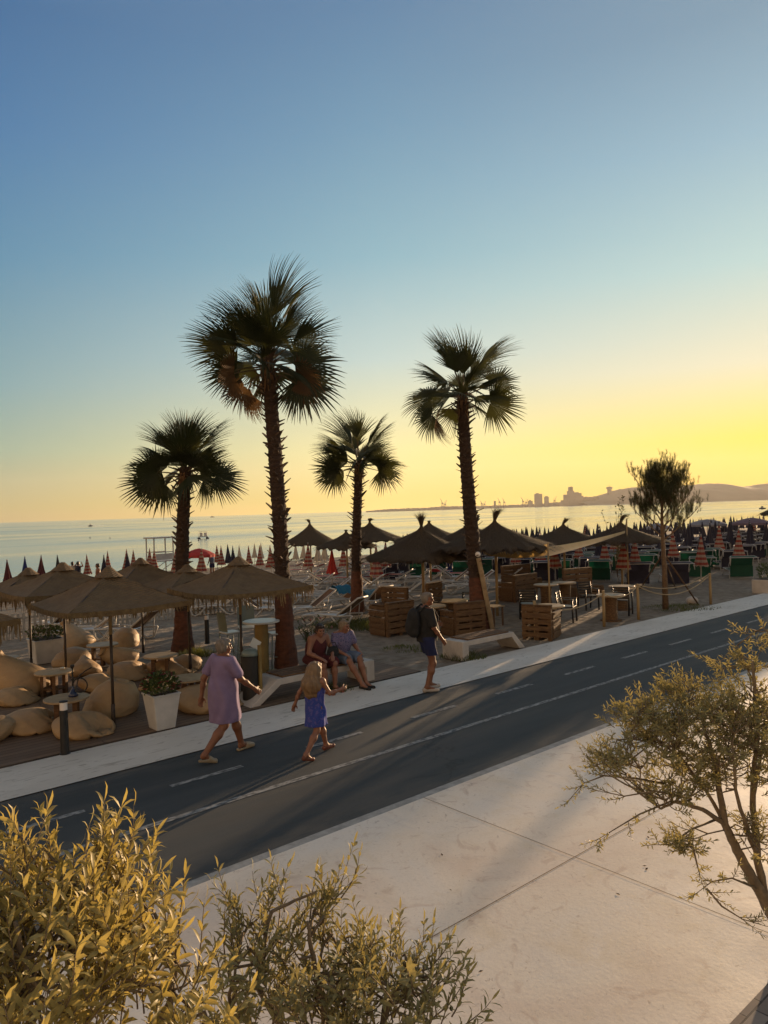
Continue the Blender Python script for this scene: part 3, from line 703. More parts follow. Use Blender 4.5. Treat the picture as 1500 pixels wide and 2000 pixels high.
olive('olive tree with a forked trunk leaning in from the right edge', foot3,
      [([foot3, A(1500, 1770, 5.6), A(1445, 1670, 5.55), A(1415, 1610, 5.5), A(1400, 1500, 5.5), A(1370, 1400, 5.5)], .055, .010),
       ([A(1500, 1770, 5.6), A(1480, 1680, 5.6), A(1470, 1560, 5.6), A(1480, 1420, 5.6), A(1470, 1290, 5.6)], .035, .009),
       ([A(1415, 1610, 5.5), A(1370, 1580, 5.45), A(1320, 1565, 5.4), A(1290, 1580, 5.4)], .02, .008), ([A(1420, 1620, 5.5), A(1390, 1560, 5.6), A(1330, 1480, 5.6), A(1250, 1420, 5.6)], .018, .006),
       ([A(1500, 1770, 5.6), A(1560, 1620, 5.7), A(1580, 1450, 5.7)], .035, .01), ([A(1480, 1680, 5.6), A(1440, 1560, 5.3), A(1430, 1450, 5.2)], .02, .006), ([A(1470, 1560, 5.6), A(1500, 1400, 5.9), A(1440, 1260, 6)], .016, .005)],
      [(A(1380, 1430, 5.5), (.48, .40, .26), 5), (A(1250, 1440, 5.5), (.28, .3, .20), 2.0), (A(1470, 1390, 5.7), (.36, .4, .24), 2.4), (A(1260, 1390, 5.7), (.16, .2, .12), .5), (A(1340, 1360, 5.8), (.18, .2, .12), .5),
       (A(1440, 1310, 5.9), (.22, .22, .14), .5), (A(1200, 1500, 5.4), (.16, .2, .12), .8), (A(1490, 1250, 5.9), (.12, .2, .12), .25), (A(1350, 1520, 5.5), (.30, .3, .12), 1.2), (A(1480, 1640, 5.4), (.12, .2, .14), .5),
       (A(1580, 1450, 5.7), (.45, .4, .4), 2.5), (A(1335, 1650, 5.3), (.10, .12, .07), .35), (A(1290, 1560, 5.4), (.2, .2, .06), .35), (A(1490, 1500, 5.5), (.2, .3, .25), 1.0)],
      1050, .060, 45, (.10, .20), .30,
      sparse=[[A(1370, 1580, 5.45), A(1310, 1565, 5.4), A(1250, 1590, 5.3), A(1200, 1620, 5.25), A(1170, 1638, 5.2)], [A(1400, 1600, 5.5), A(1350, 1620, 5.3), A(1310, 1650, 5.25), A(1280, 1650, 5.2)],
              [A(1490, 1740, 5.6), A(1430, 1715, 5.4), A(1390, 1722, 5.35), A(1360, 1745, 5.3)], [A(1380, 1735, 5.4), A(1410, 1770, 5.3), A(1450, 1795, 5.3), A(1500, 1810, 5.3)],
              [A(1300, 1530, 5.5), A(1240, 1520, 5.4), A(1180, 1515, 5.3), A(1140, 1530, 5.3), A(1118, 1555, 5.3)], [A(1350, 1560, 5.5), A(1280, 1545, 5.3), A(1220, 1555, 5.2), A(1170, 1545, 5.2)],
              [A(1350, 1640, 5.3), A(1362, 1690, 5.3), A(1370, 1720, 5.3)]])

# ---------------------------------------------------------------- pine and other plants
M['pine_needle'] = pm('pine_needles', (.050, .060, .020), (.030, .036, .014), 8, .6, transl=.18, tcol=(.12, .10, .02))
M['pine_bark'] = pm('pine_bark', (.16, .10, .055), (.09, .055, .032), 12, .9, .01)
def pine(label, foot, topuv, spread, seed):
    r = random.Random(seed); root = thing('pine_tree', label, 'pine tree', foot); H = at(topuv[0], topuv[1], foot.y).z - foot.z
    tb, nb = MB(), MB(); fork = H * .57
    tb.tube([(0, 0, 0), (.0, 0, fork * .5), (-.03, 0, fork), (-.02, 0, H * .72), (0, 0, H * .9)], [.10, .075, .055, .035, .015], 9)
    tips = []
    def branch(p, d, L, rad, lvl):
        pts = [p]; 
        for i in range(5):
            d = (d + Vector((r.uniform(-.1, .1), r.uniform(-.1, .1), .13 if lvl else .10))).normalized(); pts.append(pts[-1] + d * L / 5)
        tb.tube(pts, [rad * (1 - .7 * i / 5) for i in range(6)], 6)
        if lvl < 2:
            for i in range(4 if lvl == 0 else 3):
                q = pts[2 + (i % 4)]; a = r.uniform(0, 2 * pi)
                branch(q, (d + Vector((cos(a), sin(a), r.uniform(-.2, .4))) * .75).normalized(), L * r.uniform(.45, .65), rad * .5, lvl + 1)
        tips.append((pts[-1], d)); tips.append((pts[3], d)); 
        for q_ in range(4): tips.append((pts[r.randint(2, 5)] + Vector((r.uniform(-.16, .16), r.uniform(-.16, .16), r.uniform(-.08, .14))), d + Vector((r.uniform(-.6, .6), r.uniform(-.6, .6), 0))))
    for i in range(22):
        t = i / 21; z = H * (.50 + .40 * t); a = i * 2.4 + r.uniform(-.3, .3)
        branch(Vector((0, 0, z)), Vector((cos(a), sin(a), .55 + .9 * t)).normalized(), spread * (1.0 - .45 * t) * r.uniform(.75, 1.05), .028 - .012 * t, 0 if t < .75 else 1)
    tips.append((Vector((0, 0, H * .9)), Vector((0, 0, 1))))
    for p, d in tips:   # upright brushes of needles
        dd = (d * .5 + Vector((r.uniform(-.15, .15), r.uniform(-.15, .15), 1.0))).normalized(); L = r.uniform(.10, .26)
        x = dd.cross(Vector((.4, .7, .1))).normalized(); y = dd.cross(x)
        for k in range(44):
            t = r.random(); a = r.uniform(0, 2 * pi); o = x * cos(a) + y * sin(a); q = p + dd * L * t
            e = q + (dd * r.uniform(.25, 1.0) + o * r.uniform(.5, 1.0)) * r.uniform(.07, .13); s = dd.cross(o) * .0034
            nb.add([q - s, q + s, e], [(0, 1, 2)])
    tb.obj('trunk', M['pine_bark'], root, smooth=True); nb.obj('crown', M['pine_needle'], root); return root
pf = G(1300, 1190)
pine('young pine tree held up by stakes at the pavement edge', pf, (1292, 918), 1.2, 4)
for a_, b_, s_ in ((62.5, 22.0, .9), (72, 25.6, 1.35)):   # unseen pines added past the right edge to throw shade along the road
    dup(bpy.data.objects['pine_tree'], None, W(a_, b_, beach_z(b_)), a_, 'unseen pine tree added past the right edge to shade the road', 'unseen pine trees added for shade', s_)
def stake(u, v, ht, label):
    g = GB(u, v); mb = MB(); mb.tube([(0, 0, 0), Vector((pf.x - .03, pf.y, ht)) - Vector((g.x, g.y, g.z))], .026, 7)
    tag(mb.obj('wooden_stake', M['wood'], loc=g, smooth=True), label, 'stake', 'stakes propping the young pine')
stake(1365, 1182, 1.75, 'wooden stake leaning from the right against the young pine'); stake(1250, 1150, 1.7, 'wooden stake leaning from the left against the young pine'); stake(1320, 1150, 1.65, 'wooden stake leaning from behind against the young pine')

M['leaf_mid'] = pm('shrub_leaf', (.055, .085, .025), (.035, .055, .018), 12, .55, transl=.25, tcol=(.14, .14, .03))
M['grass'] = pm('grass_blades', (.075, .095, .025), (.045, .06, .018), 9, .8, transl=.3, tcol=(.16, .16, .03))
M['red_petal'] = pm('red_petals', (.22, .02, .02), (.15, .012, .02), 12, .6, transl=.2)
M['pink_petal'] = pm('pink_petals', (.35, .16, .14), (.26, .12, .10), 12, .6, transl=.2)
M['yellow_petal'] = pm('yellow_petals', (.40, .26, .06), (.30, .20, .05), 12, .6, transl=.2)
def bushy(r, mb, c, rad, n, L, w, upb=.5):
    for i in range(n):
        while True:
            q = Vector((r.uniform(-1, 1), r.uniform(-1, 1), r.uniform(-1, 1)))
            if .25 < q.length <= 1: break
        p = Vector(c) + Vector((q.x * rad[0], q.y * rad[1], q.z * rad[2]))
        leaf_add(mb, p, q + Vector((r.uniform(-.5, .5), r.uniform(-.5, .5), upb)), Vector((r.uniform(-1, 1), r.uniform(-1, 1), .5)), L * r.uniform(.7, 1.2), w)
def shrub(name, label, cat, g, H, R, n, L, w, seed, stems=9, mat='leaf_mid', flower=None):
    r = random.Random(seed); root = thing(name, label, cat, g); sb, lb, fb = MB(), MB(), MB()
    for i in range(stems):
        a = r.uniform(0, 2 * pi); e = Vector((cos(a) * R * r.uniform(.3, 1), sin(a) * R * r.uniform(.3, 1), H * r.uniform(.65, 1)))
        pts = [Vector((e.x * t * (.3 + .7 * t), e.y * t * (.3 + .7 * t), e.z * t)) for t in (0, .25, .5, .75, 1)]
        sb.tube(pts, [.014, .012, .009, .006, .003], 5)
        for k in range(n // stems):
            t = r.uniform(.25, 1) ; j = min(int(t * 4), 3); p = pts[j].lerp(pts[j + 1], t * 4 - j); az = r.uniform(0, 2 * pi)
            leaf_add(lb, p, Vector((cos(az), sin(az), r.uniform(.1, 1.1))), Vector((r.random() - .5, r.random() - .5, .7)), L * r.uniform(.7, 1.2), w)
        if flower and i % 2: fb.ball(pts[-1], .03, 6, 4)
    sb.obj('trunk' if name.endswith('tree') else 'stem', M['pine_bark'], root, smooth=True); lb.obj('crown' if name.endswith('tree') else 'foliage', M[mat], root, smooth=True)
    if fb.v: fb.obj('flower', M[flower], root)
    return root
shrub('oleander_bush', 'leafy oleander bush behind the two seated people', 'bush', G(612, 1288), .95, .45, 420, .13, .013, 8, 14, flower='pink_petal')
shrub('bare_tree', 'thin half bare tree above the rightmost straw parasol', 'tree', at(1206, 1120, 33) + Vector((0, 0, -.1)) if False else GB(1206, 1128), 3.75, .85, 190, .16, .03, 11, 8, 'pine_needle')
def tuft(name, label, g, R, n, H, seed):
    r = random.Random(seed); mb = MB()
    for i in range(n):
        a = r.uniform(0, 2 * pi); q = R * sqrt(r.random()); p = Vector((cos(a) * q, sin(a) * q * .7, 0)); h = H * r.uniform(.4, 1) * (1.15 - q / R * .6)
        d = Vector((r.uniform(-.5, .5), r.uniform(-.5, .5), 1)) * h; s = Vector((cos(a + 1), sin(a + 1), 0)) * .007
        mb.add([p - s, p + s, p + d * .6 + s * .7, p + d * .6 - s * .7, p + d + Vector((d.x, d.y, 0)) * .4], [(0, 1, 2, 3), (3, 2, 4)])
    tag(mb.obj(name, M['grass'], loc=g), label, 'grass', kind='stuff')
tuft('grass', 'green grass round the foot of the slim palm', G(705, 1225), 1.1, 1100, .38, 1)
tuft('grass', 'grass tuft at the foot of the shortest palm', G(388, 1282), .5, 500, .28, 2)
tuft('grass', 'weeds growing along the foot of the bench behind the standing man', G(905, 1285), .55, 420, .22, 3)
tuft('grass', 'sparse weeds on the sand left of the standing man', G(800, 1268), .7, 350, .12, 4)
tuft('grass', 'low grass round the foot of the young pine', G(1330, 1188), 1.2, 700, .14, 5)
tuft('grass', 'weeds under the slatted bench with a sloped left end', G(640, 1348), .5, 260, .2, 6)
# ---------------------------------------------------------------- lounge furniture
def b_bean(b, nt, t, N, noise, ramp, mix, bump):
    c = ramp(noise(3, 5), (.35, (.37, .245, .12)), (.68, (.28, .18, .088)))
    c = mix(ramp(noise(1.6, 6, dist=2.5), (.56, g1(0)), (.72, g1(.45))), c, (.20, .125, .06))
    nt.links.new(c, b.inputs['Base Color']); b.inputs['Roughness'].default_value = .62
    n = bump(noise(1.7, 2.5, (1, 1, 1.5), dist=1.6), .025); n = bump(noise(5.5, 3, (1, 1, 1.6), dist=1.0), .006, n); nt.links.new(bump(noise(60, 3), .002, n), b.inputs['Normal'])
M['bean'] = ground_mat('bean_bag_cloth', b_bean)
M['bark_pole'] = pm('dark_pole', (.03, .022, .018), (.05, .035, .026), 6, .6)
M['bamboo'] = pm('pale_pole', (.30, .21, .10), (.22, .15, .07), 5, .7, stretch=(4, 4, .6))
M['lamp_head'] = pm('frosted_lamp', (.72, .66, .60), (.66, .60, .55), 4, .4)
M['soil'] = pm('soil', (.05, .035, .025), (.03, .02, .015), 20, .95)
M['hookah_blue'] = pm('blue_glass', (.03, .05, .12), (.02, .03, .08), 5, .15)
M['table_top'] = pm('table_wood', (0.360, 0.259, 0.144), (0.274, 0.187, 0.101), 3, .5, stretch=(1, 6, 1))
M['white_top'] = pm('white_table_top', (0.528, 0.528, 0.480), (0.464, 0.464, 0.424), 3, .4)
M['yellow_drum'] = pm('yellow_drum', (0.231, 0.160, 0.050), (0.165, 0.110, 0.033), 3, .6)
M['grey_green'] = pm('grey_green_plastic', (.16, .20, .18), (.13, .165, .15), 6, .45)

def raffia_parasol(base, peak_z, hw, eave_z, seed, label, rz=0.0):
    r = random.Random(seed); root = thing('thatched_parasol', label, 'parasol', base, RZ + rz, 'square thatched parasols of the lounge')
    P, E = peak_z, eave_z - .13
    mb = MB(); mb.tube([(0, 0, 0), (0, 0, .35)], .032, 10); mb.tube([(0, 0, .3), (0, 0, E - .45)], .024, 10); mb.obj('pole', M['bark_pole'], root, smooth=True)
    mb = MB(); mb.tube([(0, 0, E - .5), (0, 0, P - .05)], .028, 10); mb.obj('upper_pole', M['bamboo'], root, smooth=True)
    mb = MB()
    for x, y in ((1, 1), (1, -1), (-1, 1), (-1, -1)):
        mb.bar((0, 0, P - .08), (x * hw * .97, y * hw * .97, E - .015), .03, .025); mb.bar((0, 0, E - .22), (x * hw * .5, y * hw * .5, E + (P - E) * .42), .022, .02)
    mb.obj('rib', M['bark_pole'], root)
    # four sagging panels with a small cap
    mb = MB(); n = 14
    cs = [(-1, -1), (1, -1), (1, 1), (-1, 1)]
    for q in range(4):
        a, b = cs[q], cs[(q + 1) % 4]
        def fn(s, t, dz=0.0):
            x = (a[0] + (b[0] - a[0]) * s) * hw * t; y = (a[1] + (b[1] - a[1]) * s) * hw * t
            sag = .055 * sin(pi * s) * sin(pi * min(t, 1) * .8)
            return (x, y, P - (P - E) * t ** .80 - sag + r.uniform(-.006, .006) + dz)
        mb.grid(lambda s, t: fn(s, .06 + .94 * t), n, n)
    mb.lathe([(.22, P - .115), (.10, P - .02), (.045, P + .035), (.01, P + .04)], 12)
    mb.obj('canopy', M['raffia_weave'], root)
    mb = MB(); ring = []
    for q in range(4):
        a, b = cs[q], cs[(q + 1) % 4]
        for i in range(8):
            s = i / 8; z0 = E - .055 * sin(pi * s) * sin(pi * .8); xx, yy = (a[0] + (b[0] - a[0]) * s) * hw * 1.004, (a[1] + (b[1] - a[1]) * s) * hw * 1.004; ring += [(xx, yy, z0 + .015), (xx, yy, z0 - .06)]
    mb.add(ring, [(2 * i, 2 * ((i + 1) % 32), 2 * ((i + 1) % 32) + 1, 2 * i + 1) for i in range(32)])
    for q in range(4):
        a, b = cs[q], cs[(q + 1) % 4]; k = 74
        for i in range(k):
            s = (i + r.random()) / k; x = (a[0] + (b[0] - a[0]) * s) * hw; y = (a[1] + (b[1] - a[1]) * s) * hw
            if r.random() < .06: continue
            l = r.uniform(.17, .30) * (.8 + .4 * sin(i * .7 + seed)) * (.5 if seed == 1 else 1); w = r.uniform(.008, .018); tx, ty = (b[0] - a[0]) / 2 * w, (b[1] - a[1]) / 2 * w
            ox, oy = r.uniform(-.03, .03), r.uniform(-.03, .03); z0 = E - .055 * sin(pi * s) * sin(pi * .8) + .02
            p = [(x - tx, y - ty, z0), (x + tx, y + ty, z0), (x + tx * .9 + ox * .5, y + ty * .9 + oy * .5, z0 - l * .6), (x - tx * .9 + ox * .5, y - ty * .9 + oy * .5, z0 - l * .6), (x + tx * .4 + ox, y + ty * .4 + oy, z0 - l), (x - tx * .4 + ox, y - ty * .4 + oy, z0 - l)]
            mb.add(p, [(0, 1, 2, 3), (3, 2, 4, 5)])
    mb.obj('fringe', M['raffia'], root)
    return root
def b_weave(b, nt, t, N, noise, ramp, mix, bump):
    w = N('ShaderNodeTexWave'); w.bands_direction = 'DIAGONAL'; w.inputs['Scale'].default_value = 9; w.inputs['Distortion'].default_value = 2.5; w.inputs['Detail'].default_value = 3
    nt.links.new(t.outputs['Object'], w.inputs['Vector'])
    c = ramp(noise(7, 6), (.35, (.17, .112, .055)), (.68, (.11, .07, .035)))
    c = mix(ramp(w.outputs['Fac'], (.2, g1(0)), (.8, g1(.45))), c, (.075, .05, .025))
    nt.links.new(c, b.inputs['Base Color']); b.inputs['Roughness'].default_value = .9
    nt.links.new(bump(w.outputs['Fac'], .012), b.inputs['Normal'])
M['raffia_weave'] = ground_mat('raffia_weave', b_weave)
for (u, v), (pu, pv), hw, ez, seed, lab in [
    ((222, 1418), (205, 1112), .94, 2.08, 1, 'nearest thatched lounge parasol, standing beside a sunken round bean bag'),
    ((130, 1345), (118, 1102), .95, 2.06, 2, 'thatched lounge parasol just behind the nearest one, over a round table'),
    ((62, 1318), (50, 1112), .95, 1.93, 3, 'thatched lounge parasol next to the white flower planter at the sand'),
    ((280, 1275), (283, 1092), .98, 1.88, 4, 'farthest thatched lounge parasol, right before the picket fence'),
    ((372, 1312), (365, 1106), .92, 1.90, 5, 'thatched lounge parasol against the trunk of the shortest palm')]:
    g = G(u, v, DECK_Z if AB(G(u, v))[1] < 16.1 else -.03); raffia_parasol(g, at(pu, pv, g.y).z - g.z, hw, ez, seed, lab)
g = W(6.95, 12.22, DECK_Z); raffia_parasol(g, at(462, 1091, g.y).z - g.z, .98, 2.05, 6, 'thatched lounge parasol over the high bar table, touching the tallest palm')
g = W(1.9, 12.0, DECK_Z); raffia_parasol(g, 2.46, .95, 2.05, 7, 'thatched lounge parasol at the left edge with only its fringe in view')

# bean bags grown from a signed distance field
def sdf_mesh(prims, h, pad=.04, noise=None, cuts=()):
    """prims: (function, lo, hi, blend) smooth-unioned, then meshed with surface nets"""
    lo = np.min([p[1] for p in prims], 0) - pad; hi = np.max([p[2] for p in prims], 0) + pad
    n = np.ceil((hi - lo) / h).astype(int) + 1
    ax = [lo[i] + h * np.arange(n[i]) for i in range(3)]
    D = np.full(n, .5, np.float32)
    for f, a, b, k in prims:
        m = k + 3 * h
        i0 = [max(0, int((a[i] - m - lo[i]) / h)) for i in range(3)]; i1 = [min(n[i], int((b[i] + m - lo[i]) / h) + 2) for i in range(3)]
        X, Y, Z = np.meshgrid(*[ax[i][i0[i]:i1[i]] for i in range(3)], indexing='ij', sparse=True)
        d = f(X, Y, Z); S = tuple(slice(i0[i], i1[i]) for i in range(3)); o = D[S]
        if k < 0: D[S] = np.maximum(o, -d)
        elif k == 0: D[S] = np.minimum(o, d)
        else:
            t = np.clip(.5 + .5 * (o - d) / k, 0, 1); D[S] = o + (d - o) * t - k * t * (1 - t)
    X, Y, Z = np.meshgrid(*ax, indexing='ij', sparse=True)
    if noise is not None: D = D + noise(X, Y, Z).astype(np.float32)
    for c in cuts: D = np.maximum(D, c(X, Y, Z).astype(np.float32))
    D[0], D[-1], D[:, 0], D[:, -1], D[:, :, 0], D[:, :, -1] = (.1,) * 6
    neg = D < 0; sh = [m - 1 for m in n]
    corner = [(i, j, k) for i in (0, 1) for j in (0, 1) for k in (0, 1)]
    cnt = sum(neg[i:i + sh[0], j:j + sh[1], k:k + sh[2]].astype(np.int8) for i, j, k in corner)
    cells = np.argwhere((cnt > 0) & (cnt < 8)); idx = np.full(sh, -1, np.int32); idx[tuple(cells.T)] = np.arange(len(cells))
    acc = np.zeros((len(cells), 3)); w = np.zeros(len(cells))
    for A_ in corner:
        for axis in range(3):
            if A_[axis]: continue
            B_ = list(A_); B_[axis] = 1
            da = D[tuple((cells + A_).T)]; db = D[tuple((cells + B_).T)]; m = (da < 0) != (db < 0)
            t = np.where(m, da / np.where(m, da - db, 1), 0)
            p = np.tile(np.array(A_, float), (len(cells), 1)); p[:, axis] += t
            acc[m] += p[m]; w[m] += 1
    V = lo + h * (cells + acc / w[:, None]); FS = []
    for axis in range(3):
        u, v = (axis + 1) % 3, (axis + 2) % 3; s0 = [slice(1, -1)] * 3; s0[axis] = slice(0, -1); s1 = list(s0); s1[axis] = slice(1, None)
        a, b = neg[tuple(s0)], neg[tuple(s1)]; e = np.argwhere(a != b); fl = a[tuple(e.T)]
        off = np.ones(3, int); off[axis] = 0; e = e + off
        def c(du, dv):
            q = e.copy(); q[:, u] += du; q[:, v] += dv; return idx[tuple(q.T)]
        q = np.stack([c(-1, -1), c(0, -1), c(0, 0), c(-1, 0)], 1); q[~fl] = q[~fl][:, ::-1]; FS.append(q)
    return V, np.concatenate(FS)
def rcone(a, b, r1, r2, k=.03):
    a, b = np.array(a, float), np.array(b, float); d = b - a; L = max((d ** 2).sum(), 1e-9); m = max(r1, r2)
    def f(X, Y, Z):
        t = np.clip(((X - a[0]) * d[0] + (Y - a[1]) * d[1] + (Z - a[2]) * d[2]) / L, 0, 1)
        return np.sqrt((X - a[0] - d[0] * t) ** 2 + (Y - a[1] - d[1] * t) ** 2 + (Z - a[2] - d[2] * t) ** 2) - (r1 + (r2 - r1) * t)
    return f, np.minimum(a, b) - m, np.maximum(a, b) + m, k
def ellip(c, r, k=.03, rot=None):
    c, r = np.array(c, float), np.array(r, float); Rm = np.array(rot) if rot is not None else np.eye(3)
    def f(X, Y, Z):
        x, y, z = X - c[0], Y - c[1], Z - c[2]
        if rot is not None: x, y, z = (Rm[0][i] * x + Rm[1][i] * y + Rm[2][i] * z for i in range(3)) if False else (Rm[0][0] * x + Rm[1][0] * y + Rm[2][0] * z, Rm[0][1] * x + Rm[1][1] * y + Rm[2][1] * z, Rm[0][2] * x + Rm[1][2] * y + Rm[2][2] * z)
        k0 = np.sqrt((x / r[0]) ** 2 + (y / r[1]) ** 2 + (z / r[2]) ** 2); k1 = np.sqrt((x / r[0] ** 2) ** 2 + (y / r[1] ** 2) ** 2 + (z / r[2] ** 2) ** 2) + 1e-9
        return k0 * (k0 - 1) / k1
    m = r if rot is None else np.full(3, r.max())
    return f, c - m, c + m, k
TALL = [(.05, 0), (.36, .03), (.47, .15), (.46, .35), (.35, .58), (.22, .80), (.12, .97), (.14, 1.08), (.03, 1.11)]
LOW = [(.05, 0), (.38, .03), (.50, .15), (.47, .35), (.36, .52), (.22, .66), (.12, .76), (.14, .86)]
ROUND = [(.05, 0), (.36, .03), (.47, .2), (.47, .45), (.38, .68), (.22, .84), (.08, .92)]
def slump(prof, pressure, tilt, frames=32, n=64, k=44):
    """a sewn bag dropped on the deck and left to slump under its own weight (cloth)"""
    vs, fs = [], []; ts = np.linspace(0, 1, len(prof))
    for i in range(1, k):
        z = float(np.interp(i / k, ts, [p[1] for p in prof])); q = float(np.interp(i / k, ts, [p[0] for p in prof]))
        vs += [(q * cos(2 * pi * j / n) + tilt * z, q * sin(2 * pi * j / n), z + .02) for j in range(n)]
    b = len(vs); vs += [(0, 0, .02), (tilt * prof[-1][1], 0, prof[-1][1] + .02)]; o = (k - 2) * n
    fs = [(i * n + j, i * n + (j + 1) % n, (i + 1) * n + (j + 1) % n, (i + 1) * n + j) for i in range(k - 2) for j in range(n)]
    fs += [(b, (j + 1) % n, j) for j in range(n)] + [(b + 1, o + j, o + (j + 1) % n) for j in range(n)]
    me = bpy.data.meshes.new('bean_bag'); me.from_pydata(vs, [], fs); ob = bpy.data.objects.new('bean_bag', me); COL.objects.link(ob)
    m = ob.modifiers.new('cloth', 'CLOTH'); s = m.settings; s.quality = 8; s.mass = .15
    s.tension_stiffness = s.compression_stiffness = 25; s.shear_stiffness = 12; s.bending_stiffness = .4
    s.use_pressure = True; s.uniform_pressure_force = pressure; s.air_damping = 2; m.collision_settings.distance_min = .008
    m.point_cache.frame_start = 1; m.point_cache.frame_end = frames
    po = MB().grid(lambda a_, b_: (a_ * 6 - 3, b_ * 6 - 3, 0), 1, 1).obj('floor_catch', []); po.modifiers.new('collision', 'COLLISION')
    for f in range(1, frames + 1): sc.frame_set(f)
    res = bpy.data.meshes.new_from_object(ob.evaluated_get(bpy.context.evaluated_depsgraph_get()))
    bpy.data.objects.remove(ob); bpy.data.objects.remove(po); sc.frame_set(1)
    res.name = 'bean_bag'; res.materials.clear(); res.materials.append(M['bean']); res.polygons.foreach_set('use_smooth', [True] * len(res.polygons))
    co = np.empty(len(res.vertices) * 3, np.float32); res.vertices.foreach_get('co', co); co = co.reshape(-1, 3); co[:, 2] -= co[:, 2].min() ; res.vertices.foreach_set('co', co.ravel())
    return res
_hidden = [(o_, o_.users_collection[0]) for o_ in list(COL.objects)]
for o_, c_ in _hidden: c_.objects.unlink(o_)          # nothing else takes part while the bags settle
bean_protos = [slump(*a_) for a_ in ((TALL, 3.4, .18), (LOW, 1.9, .45), (ROUND, 2.3, .15), (TALL, 2.6, .30), (LOW, 1.4, .60), (ROUND, 1.7, .35))]
for o_, c_ in _hidden: c_.objects.link(o_)
sc.camera = cam_ob
def bean(u, v, k, face, s, label):
    o = bpy.data.objects.new('bean_bag', bean_protos[k]); COL.objects.link(o)
    g = G(u, v, DECK_Z); dx, dy = g.x, g.y; dd = sqrt(dx * dx + dy * dy); g += Vector((dx / dd, dy / dd, 0)) * .32 * s   # u, v mark the near foot of the bag
    o.location = g; o.rotation_euler = (0, 0, radians(face)); o.scale = (s * .92, s * .92, s * .9)
    tag(o, label, 'bean bag', 'tan bean bags on the deck')
for a in [(-14, 1450, 1, 200, .95, 'tan bean bag cut off by the left edge, nearest the pavement'),
          (52, 1434, 1, 20, .95, 'low slumped bean bag between the left edge and the nearest bollard'),
          (150, 1440, 4, -15, .95, 'crumpled bean bag directly behind the nearest bollard'),
          (212, 1402, 2, 30, 1.0, 'round bean bag pressed against the pole of the nearest parasol'),
          (22, 1380, 1, 35, .85, 'drooping bean bag pushed against the low slumped one at left'),
          (48, 1362, 0, 200, 1.15, 'tall bean bag with an upright tip at far left below a table'),
          (186, 1352, 4, 25, .9, 'bean bag leaning left of the nearest pole, past the hookah'),
          (246, 1330, 1, 10, 1.0, 'wide bean bag lying right of the nearest parasol pole'),
          (240, 1300, 3, 215, .80, 'bean bag with sunlit peak behind the wide one'),
          (320, 1322, 4, 12, 1.0, 'flat bean bag below the round table near the shortest palm'),
          (354, 1312, 5, 40, .72, 'small peaked bean bag in front of the shortest palm trunk'),
          (152, 1268, 0, 160, .95, 'tallest pointed bean bag next to the white flower planter'),
          (240, 1266, 2, 60, .85, 'bean bag in the back row under the farthest thatched parasol'),
          (135, 1305, 5, 80, .9, 'bean bag in the middle, behind the pole of the second parasol'),
          (168, 1322, 3, 120, .7, 'small bean bag squeezed behind the hookah hose'),
          (385, 1392, 4, 5, 1.18, 'big bean bag right of the red flower planter'),
          (318, 1348, 1, 170, .8, 'bean bag half hidden by the red flowers')]: bean(*a)

def low_table():
    t = thing('low_table', '', 'table', (0, 0, 0), 0, 'low round tables between bean bags')
    MB().lathe([(.0, .42), (.33, .42), (.345, .425), (.345, .445), (.335, .452), (.0, .452)], 36, cap=False).obj('tabletop', M['table_top'], t, smooth=False)
    for i in range(4):
        a = pi / 4 + i * pi / 2; MB().box((cos(a) * .19, sin(a) * .19, .21), (.075, .075, .42)).obj('leg', M['wood'], t, bevel=.005)
    MB().box((0, 0, .14), (.34, .34, .03)).obj('shelf', M['wood'], t)
    return t
lt = low_table(); KIDS_FIRST = True
for i, (u, v, lab) in enumerate([(130, 1362, 'low round table carrying the hookah'), (105, 1311, 'low round table behind the hookah, under the second parasol'),
     (366, 1323, 'low round table behind the red flower planter'), (314, 1279, 'low round table left of the shortest palm trunk'),
     (200, 1258, 'low round table in the back by the tall pointed bean bag'), (2, 1285, 'low round table cut off by the left edge')]):
    g = G(u, v, DECK_Z + .452); g.z = DECK_Z
    if i == 0: lt.location = g; lt['label'] = lab; lt.rotation_euler = (0, 0, .3)
    else: dup(lt, None, g, .3 + i, lab)
tg = G(143, 1360, DECK_Z + .452)
hk = thing('hookah', 'dark hookah with a looping hose standing on a low round table', 'hookah', tg)
MB().lathe([(.0, 0), (.07, 0), (.078, .02), (.06, .06), (.03, .11), (.018, .14), (.022, .16)], 20).obj('base', M['hookah_blue'], hk, smooth=True)
MB().lathe([(.012, .16), (.012, .25), (.024, .27), (.012, .29), (.012, .36), (.02, .38), (.010, .40), (.010, .44)], 12).obj('stem', M['black_metal'], hk, smooth=True)
MB().lathe([(.010, .44), (.03, .47), (.034, .50), (.03, .505)], 12).obj('bowl', M['black_metal'], hk, smooth=True)
MB().tube([(0, 0, .20)] + [(.02 + .11 * (1 - cos(t)) * 1.0, -.02, .21 + .10 * sin(t * 1.0) - .03 * t / 3) for t in [i * .35 for i in range(1, 17)]] + [(.10, 0, .32), (.2, .02, .40), (.3, .02, .45)], .010, 7).obj('hose', M['black_metal'], hk, smooth=True)
MB().lathe([(.0, .0), (.035, .0), (.045, .022), (.04, .022)], 14).obj('ashtray', M['white_top'], smooth=True, loc=G(122, 1306, DECK_Z + .453))
tag(bpy.data.objects['ashtray'], 'white ashtray on the low table behind the hookah', 'ashtray')

